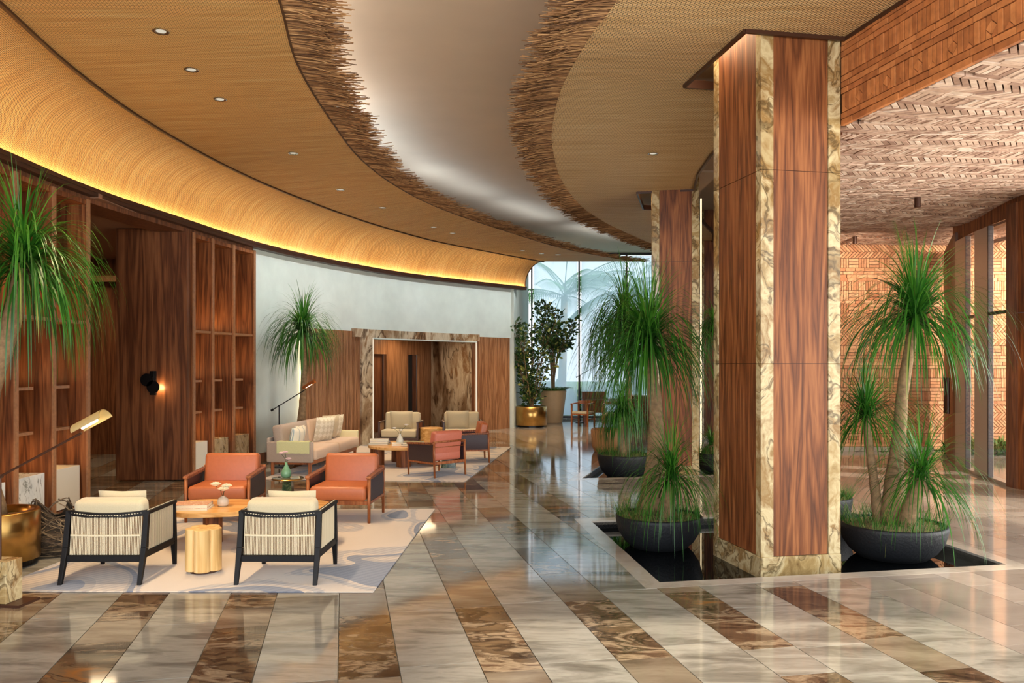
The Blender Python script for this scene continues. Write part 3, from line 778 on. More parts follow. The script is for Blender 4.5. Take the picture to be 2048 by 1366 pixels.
beam = MB(); q = [BO-bn*.02, BO+bd*BL-bn*.02, BO+bd*BL-bn*.4, BO-bn*.4]
beam.prism([(p.x, p.y) for p in q][::-1], 4.13, HC)
wb = MB(); wb.prism([(3.0, 8.7), (3.1, 8.7), (5.95, 17.9), (5.85, 17.9)], 3.95, HC); wb.build('wall_beam.001', WALNUT, kind='structure'); beam = beam.build('wall_beam', MORTAR_D, kind='structure', label='orange brick beam face with diamond patterned course')
pcs = piece_list_rows(BL, 1.5, rb, [('h', .058), ('h', .058), ('d', .175), ('h', .055), ('h', .055), ('h', .055), ('s', .17), ('h', .055), ('h', .055)])
lay(pcs, lambda u, v, w: BO+bd*u+Vector((0, 0, v))+bn*(w-.02), 'brick', BRICK_O, beam, rb, 300, lambda q: abs(q[0][0]-1.2)+q[0][1]*.6)

# ---- brick vault over the entrance court
def zc(x, y):
    d = (x-3.06)*CA+(y-7.68)*SA
    s = min(max(d/5, 0), 1); s = s*s*(3-2*s)
    s2 = min(max((y-9)/8, 0), 1)
    return 4.055+.16*s+.20*s2+.05*math.sin(y*1.5+x*.25)*min(1, max(d, 0)*1.5)
VO = Vector((3.06, 7.68))
UL, VL = 16.0, 17.0     # across (v direction) and along (u direction)
def ulo(v): return 0 if v < 5.2 else (v-5.2)*.50
def vault(u, v, w):
    p = VO+vdir*(u+.03)+udir*(v-5.2); x, y = p.x, p.y
    return Vector((x, y, zc(x, y)+.035-w))
vl = MB(); vl.grid(lambda a, b: vault(ulo(b*16)+a*(9.0-ulo(b*16)), b*16.0, 0), 60, 90)
vl = vl.build('ceiling_right', MORTAR_D, kind='structure', label='undulating pale brick vault over the entrance court', smooth=True)
rows = [('x', .26), ('h', .055), ('h', .055), ('s', .16), ('h', .055), ('h', .055)]
rv = random.Random(9)
pcs = piece_list_rows(8.6, 15.6, rv, rows, .006)
def vis(q):
    p = VO+vdir*q[0][0]+udir*(q[0][1]-5.2); return p.x, p.y
pcs = [q for q in pcs if q[0][0] >= ulo(q[0][1]) and 4.6 < vis(q)[1] < 18.2 and in_view(*vis(q), 60)]
lay([q[::-1] for q in pcs], vault, 'brick', BRICK_C, vl, rv, 300, lambda q: vis(q)[1]+abs(vis(q)[0]-4)*.3)
MB().prism([(3.2, 7.7), (4.3, 2), (11, 2), (11, 19), (5.9, 19), (5.9, 17.8)], 4.75, 4.8).build('ceiling_right.001', plain('slab', c(120, 110, 100)), kind='structure')

# ---- far brick wall
bw = MB(); bw.b2(5.9, 15.5, 17.75, 17.95, -.03, 4.8); bw = bw.build('wall_rear', MORTAR_W, kind='structure', label='patterned orange brick wall at the end of the entrance court')
rw = random.Random(4)
rowsw = [('h', .07), ('h', .07), ('k', .21), ('x', .62), ('h', .07), ('k', .21), ('h', .07), ('k', .21), ('s', .2), ('h', .07), ('h', .07)]
pcs = piece_list_rows(7.2, 4.8, rw, rowsw)
lay(pcs, lambda u, v, w: Vector((6.1+u, 17.76-w, v+.02)), 'brick', BRICK_W, bw, rw, 300, lambda q: abs(q[0][0]-2.0)*1.2+abs(q[0][1]-2.9))
MB().b2(6.1, 8.95, 17.60, 17.75, 0, .09).build('baseboard_rear', CURB, kind='structure')

# ---- curved glazed wall on the right
RP = [(9.15, 17.6), (8.45, 16.3), (7.95, 14.9), (7.62, 13.6), (7.50, 12.62), (7.42, 11.5), (7.40, 8.0), (7.6, 3.0)]
def seg(m, a, b, z0, z1, th, side=1):
    a, b = Vector(a), Vector(b); d = (b-a).normalized(); n = Vector((-d.y, d.x))*th*side
    q = [tuple(a), tuple(b), tuple(b+n), tuple(a+n)]
    if sum(q[i][0]*q[(i+1) % 4][1]-q[(i+1) % 4][0]*q[i][1] for i in range(4)) < 0: q = q[::-1]
    m.prism(q, z0, z1); return m
HR = 4.20
d1 = thing('door_1', 'x', 'door'); del d1['label'], d1['category']; d1['kind'] = 'structure'; d1['label'] = 'walnut door with long bronze pull beside the glazed wall'
seg(MB(), RP[0], (8.02, 15.1), .02, HR, .1).build('door_leaf', WALNUT, d1)
seg(MB(), (8.02, 15.1), (7.93, 14.85), .02, HR, .16).build('door_frame', WALNUT_D, d1)
m = MB(); m.tube([(7.90, 15.05, .95), (7.90, 15.05, 1.60)], .035, 10); m.tube([(7.96, 15.25, .95), (7.96, 15.25, 1.60)], .03, 10); m.build('door_handle', BRONZE, d1)
seg(MB(), (8.02, 15.1), (7.38, 11.4), HR-.16, HR+.35, .12).build('trim_7', WALNUT, kind='structure')
seg(MB(), (7.93, 14.85), (7.47, 12.55), 0, .05, .14).build('trim_8', FRAMEG, kind='structure')
gw = [(7.93, 14.85), (7.78, 14.25), (7.66, 13.75), (7.56, 13.2), (7.47, 12.55)]
for i, (a, b) in enumerate(((gw[0], gw[1]), (gw[2], gw[3]))):
    seg(MB(), a, b, .05, HR-.16, .09).build('window_post', FRAMEG, kind='structure')
for i, (a, b) in enumerate(((gw[1], gw[2]), (gw[3], gw[4]))):
    w_ = thing('window_%d' % (6+i), 'x', 'w'); del w_['label'], w_['category']; w_['kind'] = 'structure'
    seg(MB(), a, b, .05, HR-.16, .012).build('window_pane', GLASS, w_)
    aa = Vector(a).lerp(Vector(b), .06); seg(MB(), a, aa, .05, HR-.16, .07).build('window_frame', FRAMED, w_)
    seg(MB(), a, b, 2.62, 2.67, .05).build('window_bar', FRAMED, w_)
seg(MB(), (7.47, 12.55), (7.46, 12.3), 0, HR+.05, .14).build('trim_9', WALNUT_D, kind='structure')
seg(MB(), (7.50, 12.3), (7.46, 11.2), 0, 2.60, .1).build('wall_right.001', WALNUT, kind='structure')
seg(MB(), (7.50, 12.3), (7.46, 11.2), 2.615, HR+.05, .1).build('wall_right.002', WALNUT, kind='structure')


# ---- shelving units let into the left wall
def shelving(ys, name, label, blocks):
    u = thing(name, label, 'shelving')
    pts = [T3(T_at_y(y), .02) for y in ys]
    lights = []
    for i, p in enumerate(pts):
        d = (pts[min(i+1, len(pts)-1)]-pts[max(i-1, 0)]).normalized(); n = Vector((-d.y, d.x, 0))
        R = Matrix((d, n, (0, 0, 1))).transposed()
        MB().box(p+n*.24+Vector((0, 0, 1.98)), (.055, .50, 3.96), m=R).build('divider', WALNUT, u)
        MB().box(p-n*.012+Vector((0, 0, 1.98)), (.065, .02, 3.96), m=R).build('divider_edge', WALNUT_E, u)
    for i in range(len(pts)-1):
        a, b = pts[i], pts[i+1]; d = (b-a).normalized(); n = Vector((-d.y, d.x, 0)); L = (b-a).length
        R = Matrix((d, n, (0, 0, 1))).transposed(); mid = (a+b)/2
        Z = lambda z: Vector((0, 0, z))
        MB().box(mid+n*.47+Z(1.98), (L-.05, .03, 3.96), m=R).build('back_panel', WALNUT, u)
        MB().box(mid+n*.23+Z(3.92), (L-.05, .46, .06), m=R).build('top_panel', WALNUT, u)
        MB().box(mid+n*.23+Z(.03), (L-.05, .44, .06), m=R).build('plinth', WALNUT_D, u)
        MB().box(mid+n*.23+Z(2.38), (L-.055, .44, .04), m=R).build('shelf', WALNUT_E, u)
        for z in (1.57, 1.06): MB().box(a+d*(L*.28)+n*.24+Z(z), (L*.5, .42, .035), m=R).build('half_shelf', WALNUT_E, u)
        MB().box(a+d*(L*.46)+n*.24+Z(.32), (L*.80, .40, .50), m=R).build('marble_block', blocks[i % len(blocks)], u, bevel=.004, seg=1)
        lights.append((mid, n, d, L, a))
    for mid, n, d, L, a in lights:
        rot = math.atan2(d.y, d.x)
        for z, up, e, mm in ((2.405, 1, 3.2, mid), (1.595, 1, 2.6, a+d*L*.28), (1.035, 0, 3, a+d*L*.28)):
            ld = light('shelf_lamp', 'AREA', mm+n*.43+Vector((0, 0, z)), e, WARM, (L*.5, .03), rot=(PI if up else 0, 0, 0))
            ld.rotation_euler = Matrix.Rotation(rot, 3, 'Z').to_4x4().to_euler() if not up else (Matrix.Rotation(rot, 3, 'Z') @ Matrix.Rotation(PI, 3, 'X')).to_euler()
    return u
shelving([6.75, 7.5, 8.3, 9.1, 9.88, 10.64], 'shelving_unit', 'lit walnut shelving behind the near left palm', [BROWNM, WHITEM, WHITEM, WHITEM, plain('cream_stone', c(226, 220, 204), .3)])
shelving([13.32, 13.95, 14.68, 15.40], 'shelving_unit', 'lit walnut shelving between the sconce panel and plaster wall', [plain('cream_stone', c(226, 220, 204), .3), BROWNM, BROWNM])

# ---- downlights
spots = [(322, 62), (383, 139), (440, 198), (586, 306), (681, 379), (765, 415), (867, 454), (905, 466), (1045, 501), (1083, 507), (1116, 509)]
ordn = ['first', 'second', 'third', 'fourth', 'fifth', 'sixth', 'seventh', 'eighth', 'ninth', 'tenth', 'eleventh']
dl0 = thing('downlight', 'x', 'downlight', (0, 0, HM), group='downlights in the left canopy')
m = MB(); m.lathe([(.075, -.004), (.068, -.008), (.055, -.004), (.045, -.001)], n=20); m.build('trim_ring', CHROME, dl0, smooth=True)
m = MB(); m.lathe([(.0005, -.0015), (.044, -.0015)], n=20); m.build('lens', LENS, dl0)
for i, (px, py) in enumerate(spots+[(1306, 307)]):
    o = dl0 if i == 0 else copy_tree(dl0)
    Y = F*(HM-EYE)/(HOR-py); o.location = ((px-1024)/F*Y, Y, HM-.002)
    if i < 11: o['label'] = 'chrome recessed downlight, %s from the front in the left canopy' % ordn[i]
    else: o['label'] = 'single chrome downlight in the right canopy before the columns'; del o['group']
    sp_ = light('downlight_lamp', 'SPOT', (o.location.x, Y, HM-.03), 260, WARM2, .04, spot_size=math.radians(76), spot_blend=.7)
for i, (px, py, Y) in enumerate(((1835, 398, 12.3), (1710, 485, 17.0))):
    x = (px-1024)/F*Y; z = zc(x, Y)
    t = thing('spotlight', ('bronze cylinder spotlight hanging from the brick vault above the right palm', 'small bronze cylinder spotlight on the vault beside the big column')[i], 'spotlight', (x, Y, z))
    m = MB(); m.lathe([(.0, -.15), (.04, -.15), (.045, -.145), (.045, .03), (.0, .03)], n=16); m.build('housing', BRONZE, t, smooth=False)
    m = MB(); m.lathe([(.046, -.13), (.05, -.13), (.05, -.115), (.046, -.115)], n=16); m.build('rim', BRONZE, t)

light('corridor_fill', 'AREA', (-7.5, 14.5, 3.95), 60, WARM2, 1.5)  # unseen light added to brighten the dark corridor
for k in range(7):
    t_ = t154+(.99-t154)*k/6; q_ = T3(t_, -1.5); r_ = T3(t_, .1)
    light('wall_fill', 'SPOT', (q_.x, q_.y, HM-.05), 85, (.90, .96, 1.0), .06, spot_size=math.radians(95), spot_blend=.9, rot=(Vector((r_.x, r_.y, 2.6))-Vector((q_.x, q_.y, HM))).to_track_quat('-Z', 'Y').to_euler())  # unseen cool spots added to brighten the plaster wall
for x_ in (7.0, 8.3, 9.6, 11.0): light('brick_washer', 'SPOT', (x_, 15.6, 4.1), 260, (1, .84, .66), .05, spot_size=math.radians(120), spot_blend=.9, rot=(math.radians(58), 0, 0))
for x_, y_ in ((5.2, 9.5), (6.0, 12.3), (6.6, 15.5)): light('court_lamp', 'SPOT', (x_, y_, 3.9), 160, WARM2, .05, spot_size=math.radians(100), spot_blend=.8)

# ================================================================ PLANTS
def bowl(label, loc, r, rz_=.24, hz=.36, grass=True):
    # charcoal bowl standing in the water
    t = thing('planter_bowl', label, 'planter', (loc[0], loc[1], rz_-hz), group='charcoal planter bowls in the pools')
    m = MB(); m.lathe([(.02, 0), (r*.62, 0), (r*.80, hz*.22), (r*.93, hz*.5), (r, hz*.88), (r, hz*.97), (r*.98, hz), (r*.94, hz), (r*.93, hz*.9), (r*.5, hz*.8), (0.01, hz*.8)], n=48)
    m.build('bowl', BOWL, t, smooth=True)
    m = MB(); m.grid(lambda a, b: (r*.93*b*math.cos(2*PI*a), r*.93*b*math.sin(2*PI*a), hz*.92+.03*(1-b*b)+.012*math.sin(a*37+b*19)), 40, 8); m.build('mulch', SOIL, t, smooth=True)
    if grass:
        rg = random.Random(int(loc[0]*100)); m = MB()
        for i in range(650):
            a = rg.random()*2*PI; q = r*.9*math.sqrt(rg.random()); p = Vector((q*math.cos(a), q*math.sin(a), hz*.93))
            if rg.random() < .35: q = r*.93; p = Vector((q*math.cos(a), q*math.sin(a), hz*.93))
            b = a+rg.gauss(0, 1.2); L = rg.uniform(.08, .26); o = Vector((math.cos(b), math.sin(b), 0))
            blade(m, p, (o*.55+Vector((0, 0, 1))).normalized(), L, .006, 3, rg.uniform(.8, 2.4), rg.random())
        m.build('grass', GRASS, t, kind='stuff')
    return t
def blade(m, p, d, L, w, n, droop, r):
    # arching strap leaf from p in direction d; droop bends it down
    side = d.cross(Vector((0, 0, 1)))
    side = side.normalized() if side.length > .05 else Vector((1, 0, 0))
    k = len(m.v); q = Vector(p); dd = Vector(d); st = L/n
    m.cr = .01+.98*r
    for i in range(n+1):
        f = i/n; ww = w*(1-f**2.2*.92)*(.75+.5*min(f*5, .5))
        m.v.append(tuple(q-side*ww/2)); m.v.append(tuple(q+side*ww/2+Vector((0, 0, .0))))
        dd = (dd+Vector((0, 0, -1))*droop*st*(.5+2.5*f)).normalized(); q = q+dd*st
    for i in range(n): m.face((k+2*i, k+2*i+1, k+2*i+3, k+2*i+2))
def crown(parent, cpos, n, L, w, seed, droop=2.6, up=.25, name='leaf_crown', mat=None):
    rg = random.Random(seed); m = MB(); cpos = Vector(cpos)
    for i in range(n):
        a = rg.random()*2*PI; f = rg.random(); el = math.radians(-22+104*f**.95); 
        d = Vector((math.cos(a)*math.cos(el), math.sin(a)*math.cos(el), math.sin(el)))
        ll = L*rg.uniform(.72, 1.12)*(1.12 if el < .9 else .9)
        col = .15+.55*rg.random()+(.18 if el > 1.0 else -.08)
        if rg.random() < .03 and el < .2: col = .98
        blade(m, cpos+d*.02+Vector((rg.gauss(0, .02), rg.gauss(0, .02), rg.uniform(-.06, .07)*1)), d, ll, w*rg.uniform(.7, 1.15), 9, droop*(1.15-.9*max(0, f-.86)/.14)*rg.uniform(.7, 1.3), min(max(col, 0), .99))
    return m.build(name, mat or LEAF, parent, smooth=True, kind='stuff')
def stem(parent, pts, rad):
    P = [interp(pts, i/14) for i in range(15)]; R = [interp([(r, 0, 0) for r in rad], i/14).x for i in range(15)]
    R = [r*(1+.05*math.sin(i*2.4)) for i, r in enumerate(R)]
    m = MB(); m.tube(P, R, 12); return m.build('trunk', TRUNK, parent, smooth=True)
def palm(label, base, stems, seed):
    t = thing('ponytail_palm', label, 'palm', base); b = Vector(base)
    for i, (pts, rad, n, L, w, dr) in enumerate(stems):
        pts = [tuple(Vector(p)-b) for p in pts]; stem(t, pts, rad)
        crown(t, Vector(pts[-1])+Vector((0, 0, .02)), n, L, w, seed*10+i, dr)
    return t

# near pool, left bowl
bowl('charcoal bowl with grass left of the big column', (1.57, 8.88), .46, .24, .345)
palm('tallest ponytail palm with leaning trunk, in the bowl left of the big column', (1.55, 8.95, .2),
     [([(1.50, 9.05, .2), (1.55, 9.15, .6), (1.60, 9.2, 1.2), (1.55, 9.2, 1.70), (1.50, 9.15, 2.08)], [.16, .10, .08, .07, .065], 640, 1.05, .017, 1.35),
      ([(1.62, 8.8, .2), (1.64, 8.72, .45), (1.66, 8.65, .66)], [.09, .06, .04], 330, .78, .011, 2.0)], 3)
# far pool
bowl('charcoal bowl at the left tip of the far pool', (1.95, 14.3), .48, .30, .40)
palm('ponytail palm with two drooping crowns in the far left bowl', (1.95, 14.3, .22),
     [([(1.95, 14.3, .2), (2.0, 14.32, .8), (2.02, 14.35, 1.5), (1.93, 14.3, 2.62)], [.10, .055, .045, .04], 520, 1.35, .02, 2.6),
      ([(1.9, 14.15, .22), (1.86, 14.1, .6), (1.86, 14.05, 1.02)], [.08, .05, .04], 380, .80, .015, 3.4)], 5)
bowl('charcoal bowl right of the far column', (3.62, 14.75), .36, .28, .36)
palm('ponytail palm mostly hidden between the two columns', (3.62, 14.75, .22),
     [([(3.62, 14.75, .2), (3.66, 14.78, 1.2), (3.62, 14.8, 2.5)], [.10, .05, .035], 300, .85, .016, 3.0),
      ([(3.55, 14.65, .2), (3.5, 14.6, .42)], [.06, .04], 140, .5, .012, 2.6)], 6)
# near pool, right bowl
bowl('charcoal bowl with grass right of the big column', (3.86, 8.42), .515, .24, .345)
palm('triple stemmed ponytail palm in the bowl right of the big column', (3.86, 8.42, .2),
     [([(3.86, 8.45, .2), (3.90, 8.45, .75), (3.95, 8.45, 1.2), (3.98, 8.45, 1.6), (4.10, 8.45, 2.30)], [.13, .085, .065, .058, .052], 540, 1.02, .018, 1.25),
      ([(3.76, 8.50, .22), (3.70, 8.5, .7), (3.62, 8.5, 1.30)], [.06, .045, .035], 300, .75, .013, 1.4),
      ([(3.92, 8.3, .2), (3.98, 8.22, .55), (4.03, 8.18, .72)], [.09, .07, .05], 280, .85, .012, 1.5)], 8)
bowl('charcoal bowl hidden behind the big column', (3.72, 10.0), .36, .26, .36)

# far left palm behind the sofa
def potround(name, label, loc, prof, mat, cat='planter', soil=None, n=40):
    t = thing(name, label, cat, loc)
    m = MB(); m.lathe(prof, n=n); m.build('pot', mat, t, smooth=False if n < 20 else True)
    if soil: m = MB(); m.lathe([(.001, soil[1]+.02), (soil[0]*.6, soil[1]+.015), (soil[0], soil[1])], n=n); m.build('soil', SOIL, t, smooth=True)
    return t
potround('planter', 'low dark planter hidden behind the pale sofa', (-4.02, 15.75, 0), [(.01, 0), (.30, 0), (.32, .05), (.32, .42), (.29, .42), (.29, .36)], BRONZE, soil=(.29, .37))
palm('ponytail palm standing behind the pale sofa', (-4.02, 15.75, .38),
     [([(-4.02, 15.75, .38), (-3.98, 15.75, 1.0), (-3.95, 15.75, 1.6), (-3.97, 15.75, 2.45)], [.11, .07, .058, .05], 460, 1.02, .022, 1.7)], 11)
# near left
br = potround('planter', 'large brushed brass drum planter at the left edge', (-4.72, 7.62, 0), [(.01, .06), (.31, .06), (.345, .065), (.345, .50), (.335, .51), (.27, .51), (.265, .42)], BRASS, soil=(.27, .44))
MB().lathe([(.01, 0), (.29, 0), (.29, .06), (.01, .06)], n=40).build('plinth', BLACKMET, br)
palm('large ponytail palm in the brass drum at the left edge', (-4.80, 7.62, .44),
     [([(-4.80, 7.62, .44), (-4.86, 7.62, 1.0), (-4.78, 7.6, 1.6), (-4.56, 7.55, 2.2), (-4.42, 7.5, 2.72)], [.15, .11, .09, .08, .07], 560, 1.05, .018, 1.9)], 12)

def basket(label, loc, r, h, seed, mat, sx=1.0):
    t = thing('woven_vine_vessel', label, 'basket', loc); rg = random.Random(seed)
    prof = lambda f: r*(.55+.55*math.sin(min(f*1.25+.25, 1)*PI*.78)-.35*f**3)
    m = MB()
    for i in range(150):
        a0 = rg.random()*2*PI; da = rg.uniform(-2.6, 2.6); f0 = rg.random(); f1 = min(max(f0+rg.uniform(-.7, .7), 0), 1)
        pts = []
        for k in range(11):
            g = k/10; f = f0+(f1-f0)*g; a = a0+da*g; wob = 1+.10*math.sin(a*3+seed)
            q = prof(f)*wob*(1+rg.gauss(0, .012)); pts.append((q*math.cos(a)*sx, q*math.sin(a), max(.01, h*f*(1+.22*math.sin(a*1.5+seed)*f))))
        m.cr = rg.random(); m.tube(pts, .006, 4, cap=False)
    m.build('vine_mesh', mat, t, kind='stuff')
    m = MB(); m.grid(lambda a, b: (prof(b)*.93*math.cos(2*PI*a)*(1+.1*math.sin(2*PI*a*3+seed))*sx, prof(b)*.93*math.sin(2*PI*a), h*b*(1+.22*math.sin(2*PI*a*1.5+seed)*b)*.97), 32, 10)
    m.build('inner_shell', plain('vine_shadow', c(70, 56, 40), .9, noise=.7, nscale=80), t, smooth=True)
    return t
VINE = rndcol('vine', [(0, c(66, 52, 38)), (.6, c(110, 90, 66)), (1, c(150, 128, 96))], .8, .2, 30)
VINE2 = rndcol('vine_light', [(0, c(106, 86, 60)), (.6, c(152, 130, 96)), (1, c(190, 166, 126))], .8, .2, 30)
basket('dark woven vine vessel beside the brass drum planter', (-4.50, 8.12, 0), .26, .46, 2, VINE)
basket('pale woven vine vessel, front one of the two by the far wall', (-.95, 24.1, 0), .46, .50, 4, VINE2)
basket('pale woven vine vessel, rear one of the two by the far wall', (-.48, 24.55, 0), .36, .58, 6, VINE2)

# ficus trees
def leafy(label, base, height, spread, seed, nbranch, leafn, trunk_h=.5, fl=.34):
    t = thing('ficus_tree', label, 'tree', base); rg = random.Random(seed); wd = MB(); lf = MB()
    def leaf(p, d):
        s = rg.uniform(.09, .16); d = d.normalized(); sd = d.cross(Vector((rg.gauss(0, 1), rg.gauss(0, 1), rg.gauss(0, 1)))).normalized()
        k = len(lf.v); up = d.cross(sd)*s*.12; lf.cr = rg.random()**1.5*.98+.01
        P = [p, p+d*s*.3+sd*s*.26+up, p+d*s*.75+sd*s*.27+up, p+d*s, p+d*s*.75-sd*s*.27+up, p+d*s*.3-sd*s*.26+up]
        lf.v += [tuple(q) for q in P]; lf.face((k, k+1, k+2, k+3)); lf.face((k, k+3, k+4, k+5))
    for i in range(nbranch):
        a = rg.random()*2*PI; h = height*rg.uniform(.55, 1.0); s = spread*rg.uniform(.3, 1.0)*(1.1-.3*h/height)
        root = Vector((rg.gauss(0, .03), rg.gauss(0, .03), 0)); tip = Vector((math.cos(a)*s, math.sin(a)*s, h))
        m1 = Vector((tip.x*.25, tip.y*.25, trunk_h+rg.random()*.2)); m2 = root.lerp(tip, .65)+Vector((rg.gauss(0, .06), rg.gauss(0, .06), .1))
        pts = [interp([root, m1, m2, tip], k/12) for k in range(13)]
        wd.tube(pts, [.02*(1-k/15) for k in range(13)], 5)
        for j in range(leafn):
            f = rg.uniform(fl, 1.0)**.8; p = interp([root, m1, m2, tip], f)
            o = Vector((rg.gauss(0, 1), rg.gauss(0, 1), rg.gauss(0, .7)+.4)).normalized()
            q = p+o*rg.uniform(.03, .20)
            if j % 3 == 0: wd.tube([p, q], .004, 3, cap=False)
            leaf(q, (o+Vector((0, 0, .3))))
    wd.build('branches', TRUNK, t, smooth=True); lf.build('foliage', FICUS, t, kind='stuff'); return t
b2_ = potround('planter', 'brushed brass drum planter before the window', (.56, 24.5, 0), [(.01, .05), (.42, .05), (.47, .055), (.47, .60), (.45, .61), (.44, .55)], BRASS, soil=(.44, .55))
MB().lathe([(.01, 0), (.40, 0), (.40, .05)], n=40).build('plinth', BLACKMET, b2_)
leafy('leafy ficus tree leaning left in the brass drum before the window', (.56, 24.5, .55), 2.7, .9, 5, 15, 90, .35, .12)
potround('planter', 'tall tapered beige planter before the window', (1.28, 26.2, 0), [(.01, 0), (.30, 0), (.31, .02), (.44, 1.0), (.42, 1.02), (.40, .97)], plain('beige_stoneware', c(208, 172, 128), .6, noise=.08, nscale=10), soil=(.40, .95))
leafy('taller ficus tree with bare stem in the beige planter', (1.28, 26.2, .95), 3.0, .85, 9, 15, 75, 1.1)
us = thing('underplanting', 'bushy green plants filling the tall beige planter', 'plant', (1.28, 26.2, .95)); m = MB(); rg = random.Random(2)
for i in range(260):
    a = rg.random()*2*PI; q = .36*math.sqrt(rg.random()); blade(m, (q*math.cos(a), q*math.sin(a), 0), Vector((math.cos(a)*.8, math.sin(a)*.8, 1)).normalized(), rg.uniform(.25, .5), .05, 4, 2, rg.random())
m.build('foliage', GRASS, us, kind='stuff')

# garden outside
def bush(label, loc, sx, sy, h, n, seed, group=None, s=.14):
    t = thing('shrub', label, 'shrub', loc, group=group); rg = random.Random(seed); m = MB()
    for i in range(n):
        a = rg.random()*2*PI; q = math.sqrt(rg.random()); z = rg.random()*h*(1-.5*q)
        blade(m, (q*math.cos(a)*sx, q*math.sin(a)*sy, z), Vector((rg.gauss(0, .7), rg.gauss(0, .7), 1)).normalized(), s*rg.uniform(.6, 1.5), s*.3, 3, 3, rg.random())
    m.build('foliage', GRASS, t, kind='stuff')
bush('green groundcover outside the narrow glass of the right wall', (9.6, 17.1, -.03), .7, .45, .40, 700, 3)
bush('green groundcover outside the wide glass of the right wall', (10.6, 17.0, -.03), .8, .45, .42, 800, 4)
names = ['left', 'middle', 'right']
for i, (x, y, h) in enumerate(((1.0, 31.5, 1.6), (3.8, 33, 1.3), (6.4, 32, 1.9))):
    bush('leafy shrub in the garden behind the %s window panes' % names[i], (x, y, -.1), 1.6, .9, h, 1100, 20+i, 'garden shrubs beyond the windows', .35)
def coconut(label, base, h, seed, L=3.2):
    t = thing('garden_palm', label, 'palm', base, group='garden palms beyond the windows'); rg = random.Random(seed); m = MB()
    m.tube([(0, 0, 0), (.1, 0, h*.5), (.15, 0, h)], [.20, .15, .13], 10); m.build('trunk', TRUNK, t, smooth=True); m = MB()
    for i in range(15):
        a = 2*PI*i/15+rg.gauss(0, .15); el = rg.uniform(-.1, 1.1); d = Vector((math.cos(a)*math.cos(el), math.sin(a)*math.cos(el), math.sin(el))); p = Vector((.15, 0, h)); pts = [p]
        for k in range(14): d = (d+Vector((0, 0, -.075))).normalized(); p = p+d*L/14; pts.append(p)
        m.cr = .5; m.tube(pts, .02, 4, cap=False)
        for k in range(1, 14):
            for sub in (0, .33, .66):
                q = pts[k].lerp(pts[min(k+1, 14)], sub); tg = (pts[min(k+1, 14)]-pts[k-1]).normalized(); sd = tg.cross(Vector((0, 0, 1))).normalized()
                for s in (-1, 1): blade(m, q, (sd*s+tg*.5+Vector((0, 0, -.25))).normalized(), .75*math.sin(PI*(k+2)/18)+.15, .035, 3, 1.0, .3+.4*rg.random())
    m.build('fronds', LEAF, t, kind='stuff')
coconut('tall garden palm seen through the left window panes', (1.9, 32.5, -.1), 4.6, 1)
coconut('tall garden palm seen through the middle window panes', (4.9, 33.5, -.1), 5.0, 2)
coconut('tall garden palm seen through the right window panes', (7.4, 31.8, -.1), 4.4, 3)

# ================================================================ FURNITURE
def pillow_mesh(w, h, t, n=12):
    m = MB()
    for s in (1, -1):
        def f(a, b):
            x, y = a*2-1, b*2-1; k = (max(0, (1-x*x))*max(0, (1-y*y)))**.42
            pin = 1-.07*(1-abs(x*y))*0; ex = 1-.06*(1-y*y)*0
            return (x*w/2*(1-.05*(1-y*y)*-1*0-.05*(y*y < 2)*(1-abs(y))), s*t/2*k, y*h/2*(1-.05*(1-abs(x))))
        m.grid((f if s < 0 else (lambda a, b: f(1-a, b))), n, n)
    return m
def pillow(name, label, loc, rot, w, h, t, mat, group=None):
    o = pillow_mesh(w, h, t).build(name, mat, smooth=True); tag(o, label, 'pillow', group)
    o.location = loc; o.rotation_euler = rot; return o
def rbox(x0, x1, y0, y1, z0, z1): return MB().b2(x0, x1, y0, y1, z0, z1)

